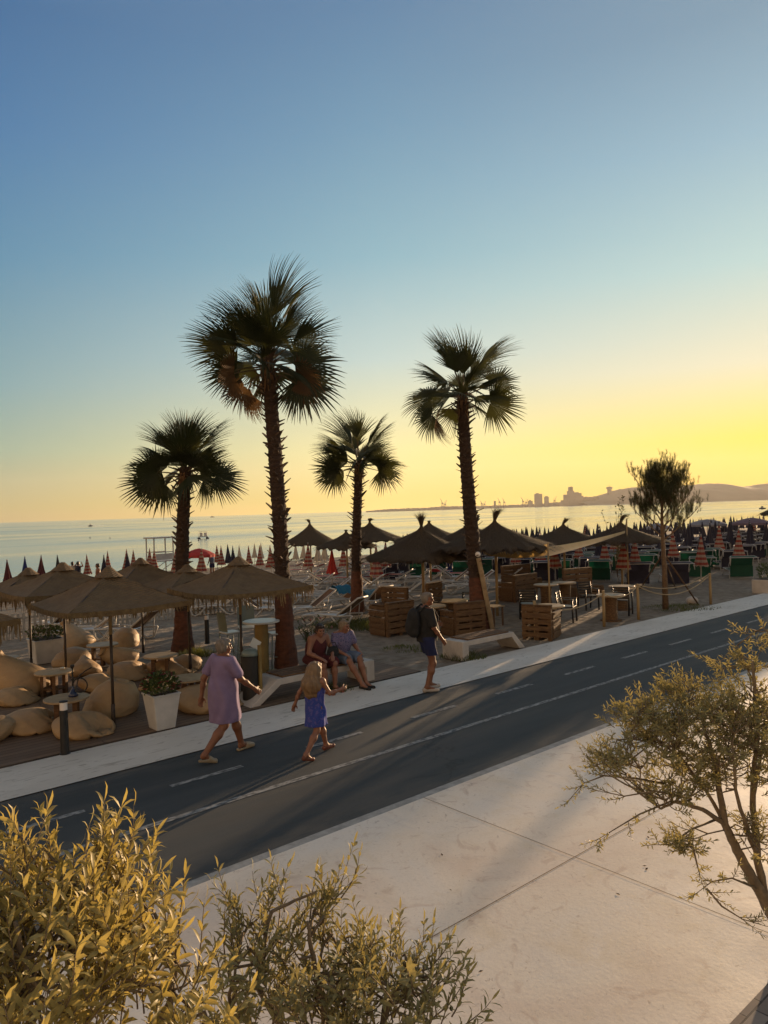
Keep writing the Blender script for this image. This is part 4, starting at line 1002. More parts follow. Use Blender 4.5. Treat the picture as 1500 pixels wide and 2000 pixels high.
def planter(g, w0, w1, h, seed, label, flowers):
    r = random.Random(seed); root = thing('flower_planter', label, 'planter', g, RZ, 'white planters with flowers')
    mb = MB(); mb.box((0, 0, h / 2), (w0, w0, h), taper=w1 / w0, taper_b=1.0); mb.box((0, 0, h - .012), (w1 + .02, w1 + .02, .03)); mb.obj('pot', M['concrete_white'] if False else M['white_plastic'], root, bevel=.012)
    MB().box((0, 0, h - .0), (w1 - .06, w1 - .06, .02)).obj('soil', M['soil'], root)
    mb = MB(); bushy(r, mb, (0, 0, h + .12), (w1 * .62, w1 * .62, .18), 420, .07, .022); fo = mb.obj('foliage', M['leaf_mid'], root, smooth=True)
    mb = MB()
    mats = list(dict.fromkeys(flowers))
    for i in range(46):
        a = r.uniform(0, 2 * pi); e = r.uniform(.0, 1.2); p = Vector((cos(a) * cos(e) * w1 * .68, sin(a) * cos(e) * w1 * .68, h + .12 + sin(e) * .22 - .06 * r.random()))
        mb.mi = i % len(mats)
        for k in range(5):
            b = k * 1.257; mb.add([p, p + Vector((cos(b) * .028, sin(b) * .028, .012)), p + Vector((cos(b + .6) * .034, sin(b + .6) * .034, .006)), p + Vector((cos(b + 1.2) * .028, sin(b + 1.2) * .028, .012))], [(0, 1, 2, 3)])
    mb.obj('blossoms', [M[m] for m in mats], root)
    return root
planter(G(317, 1422, .012) , .30, .44, .56, 1, 'tapered white planter with dark red flowers at the deck edge', ['red_petal', 'red_petal'])
planter(G(90, 1292, -.03), .56, .66, .55, 2, 'white planter with mixed pink and yellow flowers near the picket fence', ['pink_petal', 'yellow_petal', 'red_petal'])
pl = thing('planter', 'plain pale planter box on the sand at the right edge', 'planter', GB(1496, 1158), RZ)
mb = MB(); mb.box((0, 0, .25), (.9, .6, .5)); mb.obj('box', M['concrete_white'], pl, bevel=.02); MB().box((0, 0, .5), (.8, .5, .02)).obj('soil', M['soil'], pl)
mb = MB(); bushy(random.Random(4), mb, (0, 0, .75), (.35, .25, .3), 260, .10, .02); mb.obj('foliage', M['leaf_mid'], pl, smooth=True)

def bollard(g, label):
    t = thing('bollard_light', label, 'bollard', g, 0, 'black bollard lights')
    MB().lathe([(.075, 0), (.075, .012), (.06, .02), (.055, .62)], 20).obj('post', M['black_metal'], t, smooth=False)
    MB().lathe([(.052, .62), (.052, .73)], 20).obj('lamp', M['lamp_head'], t); MB().lathe([(.058, .73), (.058, .745), (.02, .75)], 20).obj('cap', M['black_metal'], t)
bollard(G(127, 1472, .012), 'black bollard light at the pavement edge before the bean bags')
bollard(G(405, 1257, DECK_Z), 'black bollard light farther back, left of the bar stools')

# litter bin with a tilted sheet
bn = thing('litter_bin', 'black litter bin with a pale sloping lid next to the bar table', 'bin', G(492, 1371, DECK_Z), RZ)
mb = MB(); mb.lathe([(.13, 0), (.13, .03), (.155, .06), (.155, .80), (.165, .82)], 24); mb.obj('body', M['black_metal'], bn)
MB().lathe([(.165, .82), (.15, .88), (.10, .92), (.02, .93)], 24).obj('lid', M['grey_green'], bn, smooth=True)
mb = MB(); mb.box((.14, .06, .99), (.19, .012, .16), Matrix.Rotation(.6, 3, 'Y')); tag(mb.obj('notice', M['white_top'], loc=bn.location, rz=RZ), 'small white notice tilted on top of the black litter bin', 'sign')
mb = MB(); mb.box((0, 0, .5), (.05, .05, 1.0)); tag(mb.obj('lit_edge_post', M['yellow_drum'], loc=G(510, 1372, DECK_Z), rz=RZ), 'narrow yellow post standing for the lit edge at the right side of the litter bin', 'post')  # the lit edge beside the bin, built as a yellow post

# high bar table and stools
gb = G(513, 1312, DECK_Z); bt = thing('bar_table', 'high round bar table with a white top on a yellow drum', 'table', gb)
MB().lathe([(.0, 1.03), (.36, 1.03), (.38, 1.035), (.38, 1.06), (.36, 1.07), (.0, 1.07)], 36, cap=False).obj('tabletop', M['white_top'], bt)
MB().lathe([(.14, 0), (.14, 1.03)], 24).obj('drum', M['yellow_drum'], bt); MB().lathe([(.3, 0), (.3, .03), (.14, .04)], 24).obj('base', M['yellow_drum'], bt)
def bar_stool():
    t = thing('bar_stool', '', 'stool', (0, 0, 0), 0, 'grey green bar stools round the high table')
    for x, y in ((-.17, -.16), (.17, -.16), (-.17, .16), (.17, .16)): MB().tube([(x * 1.25, y * 1.25, 0), (x, y, .74)], .013, 8).obj('leg', M['grey_green'], t, smooth=True)
    MB().box((0, 0, .75), (.38, .36, .03)).obj('seat', M['white_top'], t, bevel=.012)
    MB().grid(lambda s, u: ((s - .5) * .38, .17 + .03 * cos((s - .5) * pi) + u * .05, .78 + u * .40 + .03 * sin(pi * s) * u), 10, 6).obj('backrest', M['grey_green'], t, smooth=True)
    mb = MB(); mb.tube([(-.2, -.19, .28), (.2, -.19, .28), (.2, .19, .28), (-.2, .19, .28), (-.2, -.19, .28)], .010, 6); mb.obj('footrest', M['grey_green'], t)
    return t
bs = bar_stool()
for i, (u, v, rz, lab) in enumerate([(452, 1302, 2.3, 'bar stool seen from its back, behind the person in lavender'), (545, 1305, -1.2, 'bar stool between the bar table and the tallest palm'), (485, 1290, .3, 'bar stool on the far side of the bar table')]):
    g = G(u, v, DECK_Z)
    if i == 0: bs.location = g; bs.rotation_euler = (0, 0, rz); bs['label'] = lab
    else: dup(bs, None, g, rz, lab)

# concrete benches with wooden slats
def bench(label, p0, p1, flip, slopeL, h=.42, w=.62):
    """p0..p1 front edge on the ground; one end slopes to the ground, the other stands on a leg"""
    d = p1 - p0; L = d.length; rz = atan2(d.y, d.x); t = thing('bench', label, 'bench', p0, rz, 'concrete benches along the promenade')
    S = slopeL; th = .11
    poly = [(0, 0), (.20, 0), (S + .06, h - th), (L - .2, h - th), (L - .2, 0), (L, 0), (L, h), (S, h)] 
    if flip: poly = [(L - x, z) for x, z in poly][::-1]
    MB().extrude(poly, 0, w).obj('concrete_frame', M['concrete_white'], t, bevel=.012)
    x0, x1 = (S + .12, L - .22) if not flip else (.22, L - S - .12)
    for k in range(4):
        MB().box(((x0 + x1) / 2, .10 + .14 * k, h + .016), (x1 - x0, .115, .03)).obj('slat', M['wood'], t, bevel=.004)
    return t
B1a, B1b = W(6.36, 11.02, .0), W(9.16, 11.02, .0)
B2a, B2b = W(11.68, 11.05, -.02), W(13.82, 11.05, -.02)
bench('slatted bench carrying two seated people, left end sloping down', B1a, B1b, False, .60)
bench('empty slatted bench behind the standing person, right end sloping down', B2a, B2b, True, .42)

# pallet booths
def pallet_panel(mb, x0, x1, y, z0, z1, axis='x', n=5, seed=0):
    r = random.Random(seed); h = (z1 - z0) / n
    for i in range(n):
        z = z0 + (i + .5) * h; hh = h * r.uniform(.68, .86)
        if axis == 'x': mb.box(((x0 + x1) / 2 + r.uniform(-.006, .006), y, z), (x1 - x0, .02, hh))
        else: mb.box((y, (x0 + x1) / 2, z), (.02, x1 - x0, hh))
def pallet_sofa(label, g, rz, w, dpt=.75, back=.88, arms=(1, 1), seed=1, mat='pallet'):
    t = thing('pallet_sofa', label, 'sofa', g, rz, 'sofas built of wooden pallets')
    mb = MB(); pallet_panel(mb, -w / 2, w / 2, dpt / 2 + .012, .06, back, 'x', 5, seed)
    pallet_panel(mb, -w / 2, w / 2, dpt / 2 - .10, .42, back, 'x', 3, seed + 9)
    for x in (-w / 2 + .05, 0, w / 2 - .05): mb.box((x, dpt / 2 - .045, back / 2), (.09, .09, back))
    mb.box((0, dpt / 2 - .045, back + .012), (w, .15, .024)); mb.obj('backrest', M[mat], t)
    mb = MB()
    for i in range(5): mb.box((0, -dpt / 2 + .08 + i * (dpt - .2) / 4.2, .40), (w, .10, .024))
    for x in (-w / 2 + .05, 0, w / 2 - .05): mb.box((x, -.05, .20), (.09, dpt - .14, .37))
    pallet_panel(mb, -w / 2, w / 2, -dpt / 2 + .012, .06, .38, 'x', 2, seed + 3); mb.obj('seat', M[mat], t)
    for s, on in zip((-1, 1), arms):
        if on:
            mb = MB(); pallet_panel(mb, -dpt / 2, dpt / 2 - .1, s * (w / 2 + .012), .06, .66, 'y', 4, seed + 5 + s); mb.box((s * (w / 2 + .012), -.05, .675), (.12, dpt - .1, .024)); mb.obj('arm', M[mat], t)
    return t
def faceto(g, u, v):
    p = G(u, v); return atan2(p.y - g.y, p.x - g.x) + pi / 2   # local -y looks at (u,v)
g = GB(766, 1238); pallet_sofa('pallet sofa seen from behind, just left of the standing person', g, RZ + pi, .95, seed=1, arms=(1, 1))
g = GB(760, 1205); pallet_sofa('pallet sofa with a sunlit top board set behind the left booth panel', g, RZ - pi / 2 + .2, 1.0, seed=2, arms=(0, 0))
g = GB(866, 1200); pallet_sofa('slatted pallet sofa facing the round tables, behind the standing head', g, RZ + .2, .8, back=.98, seed=3, arms=(0, 0))
g = GB(905, 1240); pallet_sofa('dark pallet sofa back half hidden behind the tall right palm', g, RZ + pi - .25, .9, seed=4, arms=(1, 1))
g = GB(1012, 1172); pallet_sofa('widest pallet sofa, long back and side panel, right of the leaning post', g, RZ + pi, 1.25, back=.92, seed=5, arms=(1, 1))
g = GB(1020, 1150); pallet_sofa('long pallet sofa behind the widest one, facing the promenade', g, RZ - .1, 1.6, back=.95, seed=6, arms=(1, 0))
g = GB(1140, 1166); pallet_sofa('pallet sofa with slotted back facing the promenade beside two dark chairs', g, RZ - .3, 1.25, back=1.0, seed=7, arms=(0, 0))
g = GB(1058, 1246); pallet_sofa('sunlit pallet sofa end at the pavement edge with a rope tied to it', g, RZ + pi / 2 + .35, .75, back=.86, seed=8, arms=(1, 1))

def spool_table():
    t = thing('spool_table', '', 'table', (0, 0, 0), 0, 'round spool tables on the sand')
    MB().lathe([(.0, .70), (.39, .70), (.40, .71), (.40, .735), (.39, .745), (.0, .745)], 32, cap=False).obj('tabletop', M['table_top'], t)
    MB().lathe([(.19, .03), (.17, .3), (.19, .70)], 20).obj('drum', M['pallet'], t); MB().lathe([(.0, 0), (.30, 0), (.30, .035), (.0, .035)], 28, cap=False).obj('base', M['pallet'], t)
    return t
stb = spool_table()
for i, (u, v, lab) in enumerate([(886, 1172, 'round spool table between the slatted pallet sofa and tall right palm'), (842, 1182, 'round spool table partly hidden by the standing person'),
     (1066, 1141, 'round spool table left of the one with a parasol pole, in front of pallets'), (1103, 1137, 'round spool table pierced by the pole of a straw parasol'),
     (1072, 1182, 'round spool table pierced by the thin sail pole'), (1192, 1161, 'round spool table behind a rope post, next to the rightmost chair'),
     (1214, 1144, 'round spool table farthest right under the tufted parasol')]):
    g = G(u, v, .71); g = g.copy(); g.z = beach_z(AB(g)[1])
    if i == 0: stb.location = g; stb['label'] = lab
    else: dup(stb, None, g, i * 1.0, lab)
st = thing('side_table', 'small square wooden table beside the foot of the leaning post', 'table', GB(965, 1222), RZ)
MB().box((0, 0, .55), (.48, .42, .03)).obj('tabletop', M['board'], st)
for x, y in ((-.19, -.16), (.19, -.16), (-.19, .16), (.19, .16)): MB().box((x, y, .27), (.04, .04, .54)).obj('leg', M['wood'], st)
def chair():
    t = thing('chair', '', 'chair', (0, 0, 0), 0, 'dark slatted chairs on the sand')
    for x in (-.23, .23):
        MB().tube([(x, -.22, 0), (x, -.20, .64)], .025, 8).obj('leg', M['dark_chair'], t, smooth=True); MB().tube([(x, .26, 0), (x, .20, .44), (x, .27, .86)], .025, 8).obj('leg', M['dark_chair'], t, smooth=True)
        MB().box((x, .0, .65), (.045, .48, .022)).obj('armrest', M['dark_chair'], t, bevel=.006)
    MB().box((0, -.01, .44), (.46, .44, .028)).obj('seat', M['dark_chair'], t, bevel=.008)
    mb = MB()
    for k in range(5): mb.box((0, .218 + k * .012, .52 + k * .078), (.46, .016, .052))
    mb.obj('backrest', M['dark_chair'], t); return t
ch = chair()
for i, (u, v, rz, lab) in enumerate([(1032, 1207, 2.9, 'dark slatted chair seen from behind at the table with the sail pole'), (1108, 1214, 1.1, 'dark chair turned sideways in front of the pallets, right of the sail pole'),
     (1150, 1190, .3, 'dark chair with its back to the slotted pallet sofa'), (1217, 1200, 2.6, 'dark slatted chair nearest the pavement, right of the rope post'),
     (862, 1222, 2.4, 'dark chair just right of the standing person at the table'), (918, 1198, -1.7, 'dark chair between the spool table and tall palm trunk')]):
    g = GB(u, v)
    if i == 0: ch.location = g; ch.rotation_euler = (0, 0, rz); ch['label'] = lab
    else: dup(ch, None, g, rz, lab)

# leaning post with a ball lamp, sail poles, rope posts
g = GB(962, 1232); lp = thing('lamp_post', 'pale square wooden post leaning on the tall right palm, ball lamp on top', 'post', g)
e = at(934, 1090, g.y) - g; MB().bar((0, 0, 0), e, .17, .12).obj('post', M['board'], lp, bevel=.006)
MB().ball(e * 1.02 + Vector((0, 0, .06)), .075, 14, 8).obj('lamp', M['lamp_head'], lp, smooth=True)
ropes = []
for u, v, h, lab in [(1046, 1250, .98, 'rope post at the sunlit pallet sofa'), (1180, 1224, .98, 'rope post just left of the nearest dark chair'), (1247, 1210, 1.02, 'rope post between the nearest dark chair and the young pine'), (1388, 1180, 1.0, 'rope post right of the young pine')]:
    g = GB(u, v); mb = MB(); mb.tube([(0, 0, -.05), (.005, 0, h * .5), (0, 0, h)], .042, 10)
    tag(mb.obj('rope_post', M['board'] if False else M['bamboo'], loc=g, smooth=True), lab, 'post', 'posts holding the rope'); ropes.append(g + Vector((0, 0, h - .06)))
M['rope'] = pm('rope', (.42, .33, .20), (.30, .23, .14), 40, .9)
def rope(p, q, sag, label):
    c = p.copy(); pts = [p.lerp(q, t / 14) - c - Vector((0, 0, sag * 4 * (t / 14) * (1 - t / 14))) for t in range(15)]
    tag(MB().tube(pts, .014, 6).obj('rope', M['rope'], loc=c, smooth=True), label, 'rope', 'ropes between the posts')
rope(ropes[0], ropes[1], .30, 'sagging rope from the sunlit pallet sofa to the next post'); rope(ropes[1], ropes[2], .22, 'short sagging rope beside the nearest dark chair')
rope(ropes[2], ropes[3], .42, 'long lower rope sagging in front of the young pine'); rope(ropes[2] + Vector((0, .02, .03)), ropes[3] + Vector((0, .02, .03)), .25, 'upper rope sagging less in front of the young pine')
M['sail'] = pm('sail_cloth', (.48, .40, .28), (.40, .32, .22), 3, .8, transl=.45, tcol=(.85, .55, .16))
def sail_pole(u, v, h, label):
    g = GB(u, v); tag(MB().tube([(0, 0, 0), (0, 0, h)], .026, 10).obj('sail_pole', M['bamboo'], loc=g, smooth=True), label, 'pole', 'thin poles under the shade sails'); return g
g1 = sail_pole(1075, 1216, 2.28, 'thin pole through a spool table, holding the corner of both sails')
g2 = sail_pole(1228, 1155, 2.75, 'thin pole holding the raised right end of the grey sail')
g3 = at(942, 1068, 22.5); c1_ = at(1070, 1066, g1.y); c2_ = at(1220, 1037, g2.y)
def sail(name, a, b, c, d, sag, label):
    mb = MB(); o = a.copy()
    def fn(s, t):
        p = a.lerp(b, s).lerp(d.lerp(c, s), t); return p - o - Vector((0, 0, sag * 4 * s * (1 - s) + sag * .8 * sin(pi * t)))
    tag(mb.grid(fn, 14, 8).obj(name, M['sail'], loc=o, smooth=True), label, 'shade sail')
up_ = Vector((0, 0, 1))
sail('shade_sail', g3 - up_ * .22 + Vector((0, -.15, 0)), c1_ - up_ * .26 + Vector((0, -.1, 0)), c1_ + Vector((.1, .5, .02)), g3 + Vector((.1, .6, .02)), .10, 'beige shade sail with a glowing orange fold right of the tall palm')
sail('shade_sail', c1_ - up_ * .30, c2_ - up_ * .08, c2_ + Vector((.1, .25, 0)), c1_ + Vector((.1, .35, -.05)), .05, 'greyish shade sail rising to the right from the thin pole')
tag(MB().ball((0, 0, .12), (.2, .16, .14), 12, 8).obj('boulder', M['concrete_white'], loc=GB(1352, 1180), smooth=True), 'round white stone at the foot of the young pine', 'stone')

# round straw parasols
def straw_parasol(g, apex, eave, R, seed, lean, label, tuft_h=.38):
    r = random.Random(seed); root = thing('straw_parasol', label, 'parasol', g, r.uniform(0, 6), 'round straw parasols on the beach')
    MB().tube([(0, 0, 0), (.01, 0, apex * .5), (0, 0, apex - .05)], .045, 10).obj('pole', M['bamboo'], root, smooth=True)
    mb = MB(); n = 60; k = 9
    vs = []
    for i in range(k + 1):
        t = i / k
        for j in range(n):
            a = 2 * pi * j / n; q = (.06 + (R - .06) * t) * (1 + r.uniform(-.02, .02)); z = apex - (apex - eave) * (t ** .72) + r.uniform(-.018, .018) + (r.uniform(-.10, .03) if i == k else 0)
            vs.append((cos(a) * q, sin(a) * q, z))
    mb.add(vs, [(i * n + j, i * n + (j + 1) % n, (i + 1) * n + (j + 1) % n, (i + 1) * n + j) for i in range(k) for j in range(n)])
    o = len(mb.v); mb.add([(x * .97, y * .97, z - .07) for x, y, z in vs], [(i * n + j, (i + 1) * n + j, (i + 1) * n + (j + 1) % n, i * n + (j + 1) % n) for i in range(k) for j in range(n)])
    for i in range(1500):    # loose stalks lying down the slope
        a = r.uniform(0, 2 * pi); t0 = r.random() ** .6 * .9; t1 = min(t0 + r.uniform(.15, .4), 1.16); w = r.uniform(.006, .016)
        def P(t, dz): q = .06 + (R - .06) * t; return Vector((cos(a) * q, sin(a) * q, apex - (apex - eave) * t ** .72 + dz - (max(0, t - 1) * .5)))
        s = Vector((-sin(a), cos(a), 0)) * w; p0, p1 = P(t0, .012), P(t1, r.uniform(.01, .07)); mb.add([p0 - s, p0 + s, p1 + s * .5, p1 - s * .5], [(0, 1, 2, 3)])
    mb.obj('canopy', M['straw'], root)
    mb = MB()
    for i in range(130):    # tied tuft on top
        a = r.uniform(0, 2 * pi); q = .05 * sqrt(r.random()); l = tuft_h * r.uniform(.6, 1.1); fl = r.uniform(.05, .42)
        p0 = Vector((cos(a) * .12, sin(a) * .12, apex - .10)); p1 = Vector((cos(a) * q, sin(a) * q, apex + .06)); lv = Vector(lean)
        p2 = p1 + (Vector((cos(a) * fl, sin(a) * fl, 1)) + lv).normalized() * l * .6; p3 = p2 + (Vector((cos(a) * fl * 1.6, sin(a) * fl * 1.6, .25)) + lv * 1.6).normalized() * l * .5
        s = Vector((-sin(a), cos(a), 0)) * .008; mb.add([p0 - s, p0 + s, p1 + s, p1 - s, p2 + s, p2 - s, p3 + s * .3, p3 - s * .3], [(0, 1, 2, 3), (3, 2, 4, 5), (5, 4, 6, 7)])
    tu = mb.obj('tuft', M['straw'], root)
    return root
def straw_at(u, va, ve, wpx, R, seed, lean, label, tuft_h=.38):
    Y = 2 * R * F / wpx; p = at(u, va, Y); z0 = beach_z(AB(p)[1]); e = at(u, ve, Y)
    g = Vector((p.x, p.y, z0)); o = straw_parasol(g, p.z - z0, e.z - z0 - .06, R * (1.32 if seed < 3 else 1.18), seed, lean, label, tuft_h); o.rotation_euler = (0, 0, 0)
straw_at(823, 1031, 1083, 172, 1.42, 1, (-.05, 0, .1), 'nearest straw parasol with an upright tuft, above the standing head', .44)
straw_at(966, 1020, 1064, 178, 1.40, 2, (.25, 0, 0), 'straw parasol right of the tall right palm with a bushy tuft', .46)
straw_at(1100, 1026, 1056, 138, 1.40, 3, (.7, 0, -.1), 'straw parasol with its tuft blown right, left of the tilted one', .42)
straw_at(1212, 1022, 1052, 140, 1.40, 4, (.6, 0, -.05), 'rightmost straw parasol with a bent tuft, beside the young pine', .50)
straw_at(605, 1024, 1058, 90, 1.35, 5, (-.4, 0, -.1), 'farthest left straw parasol, dark against the sea', .40)
straw_at(722, 1022, 1051, 112, 1.35, 6, (.2, 0, -.3), 'straw parasol right behind the slim palm trunk', .30)
straw_at(676, 1040, 1064, 100, 1.2, 7, (0, 0, -.5), 'low brown straw parasol left of the slim palm trunk', .12)
straw_at(838, 1022, 1052, 120, 1.35, 8, (0, 0, -.6), 'straw parasol hidden behind the nearest upright tufted one', .10)
straw_at(917, 1022, 1060, 150, 1.38, 9, (0, 0, -.6), 'straw parasol behind the tall right palm trunk', .12)

M['picket'] = pm('weathered_pickets', (.36, .33, .28), (.24, .22, .19), 6, .85)
for a_, b_ in ((44.5, 15.8), (47.2, 17.4), (50.5, 18.6), (54, 19.8)):   # unseen tall straw parasols added past the right edge to shade the road
    straw_parasol(W(a_, b_, beach_z(b_)), 3.3, 2.45, 1.75, int(a_), (.3, 0, 0), 'unseen straw parasol added past the right edge to shade the road')
# picket fence behind the lounge
def fence():
    b0 = 24.3; root = thing('picket_fence', 'low pale picket fence between the lounge and the beach beds', 'fence', W(3.0, b0, beach_z(b0)), RZ)
    r = random.Random(2); mb = MB(); L = 14.0
    for i in range(int(L / .16)): mb.box((i * .16, 0, .38 + r.uniform(-.02, .02)), (.08, .018, .76))
    for z in (.18, .6): mb.box((L / 2, .02, z), (L, .02, .06))
    mb.obj('pickets', M['picket'], root)
fence()
# ---------------------------------------------------------------- people
M['hair_grey'] = pm('grey_hair', (0.168, 0.143, 0.119), (0.105, 0.087, 0.070), 30, .6, .004, 60, stretch=(1, 1, .25))
M['hair_blond'] = pm('light_brown_hair', (0.195, 0.124, 0.064), (0.112, 0.068, 0.034), 26, .55, .006, 40, stretch=(1, 1, .12))
M['hair_dark'] = pm('dark_hair', (.030, .018, .014), (.018, .012, .010), 26, .5, .004, 40)
M['hair_ash'] = pm('ash_hair', (0.221, 0.169, 0.111), (0.143, 0.104, 0.065), 26, .6, .004, 50)
M['lavender'] = pm('lavender_cloth', (0.198, 0.149, 0.260), (0.155, 0.115, 0.211), 5, .9, .006, 8)
M['blue_print'] = pm('blue_print_cloth', (0.030, 0.053, 0.255), (0.075, 0.075, 0.270), 26, .9, .004, 12, lo=.42, hi=.58, c3=(.02, .04, .24))
M['maroon'] = pm('maroon_cloth', (.075, .012, .016), (.05, .009, .012), 6, .9, .005, 10)
M['blue_grey_print'] = pm('blue_grey_print', (0.084, 0.091, 0.182), (0.049, 0.056, 0.133), 34, .9, .004, 12, lo=.4, hi=.6, c3=(.20, .16, .26))
M['light_blue'] = pm('light_blue_cloth', (0.098, 0.133, 0.196), (0.077, 0.105, 0.161), 6, .9, .004, 12)
M['black_cloth'] = pm('black_cloth', (.010, .010, .011), (.018, .018, .018), 8, .9, .004, 14)
M['navy_short'] = pm('navy_shorts', (.012, .018, .07), (.008, .012, .05), 8, .9, .004, 14)
M['shoe_white'] = pm('white_shoe', (0.413, 0.375, 0.338), (0.315, 0.285, 0.255), 8, .6)
M['shoe_gold'] = pm('pale_slipper', (0.280, 0.231, 0.154), (0.196, 0.154, 0.098), 8, .35)
M['shoe_red'] = pm('red_brown_sandal', (.17, .05, .03), (.11, .035, .02), 8, .5)
M['eye'] = pm('eye', (.02, .015, .012), (.03, .02, .015), 8, .2)
V3 = lambda *a: np.array(a, float)
def hand_prims(w, d, nrm, side, s=1.0, curl=.5):
    """palm, four unequal fingers and a thumb; d = along the hand, nrm = palm side, side = thumb side"""
    d = d / np.linalg.norm(d); nrm = nrm - d * nrm.dot(d); nrm /= np.linalg.norm(nrm); t = np.cross(d, nrm); t *= np.sign(t.dot(side)) or 1
    R_ = np.stack([t, d, nrm], 1)
    P = [rcone(w, w + d * .03 * s, .024 * s, .026 * s, .02), ellip(w + d * .055 * s, (.040 * s, .052 * s, .017 * s), .015, R_)]
    for i, (o, l) in enumerate(((.029, .070), (.010, .080), (-.010, .074), (-.028, .058))):
        a = w + d * .092 * s + t * o * s; b = a + (d * (1 - .35 * curl) + nrm * .55 * curl) * l * .5 * s; c = b + (d * (1 - 1.1 * curl) + nrm * 1.0 * curl) * l * .5 * s
        P += [rcone(a - d * .02 * s, b, .0095 * s, .0088 * s, .005), rcone(b, c, .0088 * s, .0072 * s, .004)]
    a = w + d * .028 * s + t * .026 * s; b = a + (t * .75 + d * .7 + nrm * .35) * .038 * s; c = b + (t * .2 + d * .9 + nrm * .4) * .032 * s
    return P + [rcone(a, b, .013 * s, .0105 * s, .012), rcone(b, c, .0105 * s, .008 * s, .005)]
def person(label, loc, rz, J, B, skin, h=.0065, clothes=(), hair=None, shoes=None, extra=(), eyes=True):
    """J: joints (x right, y forward, z up); B: girths; one continuous body mesh, clothing and hair as children"""
    root = thing('person', label, 'person', loc, rz)
    J = {k: V3(*v) if not isinstance(v, (int, float, tuple)) or isinstance(v, tuple) else v for k, v in J.items()}
    g = B; s = g.get('s', 1.0)
    hr = Matrix.Rotation(J.get('yaw', V3(0))[0] if not isinstance(J.get('yaw', 0), (int, float)) else J.get('yaw', 0), 3, 'Z') @ Matrix.Rotation(J.get('nod', 0), 3, 'X')
    HR = np.array(hr); hc = J['head']; hs = g.get('hs', 1.0)
    hp = lambda x, y, z: hc + HR @ (V3(x, y, z) * hs)
    torso = [ellip(J['pelvis'], (g['hip'] , g['hipd'], .14 * s), .06), ellip(J['waist'], (g['waist'], g['waistd'], .16 * s), .09), ellip(J['chest'], (g['chest'], g['chestd'], .17 * s), .08),
             rcone(J['shoL'] , J['shoR'], .062 * s, .062 * s, .06)]
    limbs = []
    for q in 'LR':
        limbs += [rcone(J['hip' + q], J['kne' + q], g['thigh'], g['thigh'] * .66, .05), rcone(J['kne' + q], (J['kne' + q] * .68 + J['ank' + q] * .32), g['thigh'] * .62, g['calf'], .04),
                  rcone((J['kne' + q] * .68 + J['ank' + q] * .32), J['ank' + q], g['calf'], .036 * s, .04), rcone(J['ank' + q], J['toe' + q], .034 * s, .026 * s, .03), rcone(J['ank' + q], J['ank' + q] + (J['ank' + q] - J['toe' + q]) * .22 + V3(0, 0, -.035 * s), .034 * s, .028 * s, .03)]
        limbs += [rcone(J['sho' + q], J['elb' + q], g['arm'], g['arm'] * .78, .04), rcone(J['elb' + q], (J['elb' + q] * .6 + J['wri' + q] * .4), g['arm'] * .76, g['arm'] * .72, .03), rcone((J['elb' + q] * .6 + J['wri' + q] * .4), J['wri' + q], g['arm'] * .72, .026 * s, .03)]
        d = J.get('hd' + q, J['wri' + q] - J['elb' + q]); sx = -1 if q == 'R' else 1
        limbs += hand_prims(J['wri' + q], d, J.get('hn' + q, V3(sx * .8, -.2, 0)), J.get('ht' + q, V3(0, 1, .2)), g.get('hand', 1.0), J.get('curl', .5))
    head = [rcone(J['neck'], hp(0, -.012, -.07), .054 * s, .052 * s, .03), ellip(hp(0, -.012, .018), V3(.076, .094, .098) * hs, .03, HR), ellip(hp(0, .024, -.052), V3(.056, .060, .058) * hs, .03, HR),
            rcone(hp(0, .078, .02), hp(0, .104, -.022), .011 * hs, .016 * hs, .014), ellip(hp(0, .078, .034), V3(.05, .016, .012) * hs, .015, HR), ellip(hp(0, .074, -.098 + .02), V3(.024, .018, .016) * hs, .012, HR),
            ellip(hp(0, .084, -.055), V3(.025, .010, .010) * hs, .008, HR)]
    for q in (-1, 1):
        head += [ellip(hp(q * .077, -.008, -.008), V3(.010, .021, .031) * hs, .010, HR), ellip(hp(q * .031, .092, .012), V3(.015, .010, .010) * hs, -.004, HR), ellip(hp(q * .042, .060, -.025), V3(.022, .02, .022) * hs, .02, HR)]
    V, Fc = sdf_mesh(torso + limbs + head, h, pad=.03)
    body = mesh_obj('body', V, Fc, M[skin], root)
    if eyes:
        for q in (-1, 1): MB().ball(tuple(hp(q * .031, .079, .012)), .0125 * hs, 8, 6).obj('eye', M['eye'], body, smooth=True)
    for name, prims, cuts, mat, nz in clothes:
        V, Fc = sdf_mesh(prims, max(h, .008), pad=.03, cuts=cuts, noise=nz); mesh_obj(name, V, Fc, M[mat], root)
    if hair:
        kind, mat = hair
        P = [ellip(hp(0, -.026, .030), V3(.087, .098, .100) * hs, .02, HR), ellip(hp(0, -.045, -.01), V3(.082, .075, .085) * hs, .02, HR), ellip(hp(0, .035, .083), V3(.062, .052, .034) * hs, .02, HR)]
        for q in (-1, 1): P.append(ellip(hp(q * .070, -.028, -.005), V3(.022, .042, .058) * hs, .015, HR))
        if kind == 'long':
            P += [rcone(hp(0, -.06, 0), hp(0, -.105, -.20), .095 * hs, .125 * hs, .06), rcone(hp(0, -.105, -.20), hp(0, -.10, -.33), .125 * hs, .085 * hs, .06)]
            for q in (-1, 1): P += [rcone(hp(q * .06, -.03, 0), hp(q * .105, -.06, -.22), .05 * hs, .055 * hs, .05), rcone(hp(q * .105, -.06, -.22), hp(q * .09, -.08, -.36), .055 * hs, .02 * hs, .04)]
        fwd = HR @ V3(0, 1, 0); c0 = hp(0, .050 if kind != 'long' else .03, 0); c1_ = hp(0, .094, .05)
        up = HR @ V3(0, 0, 1)
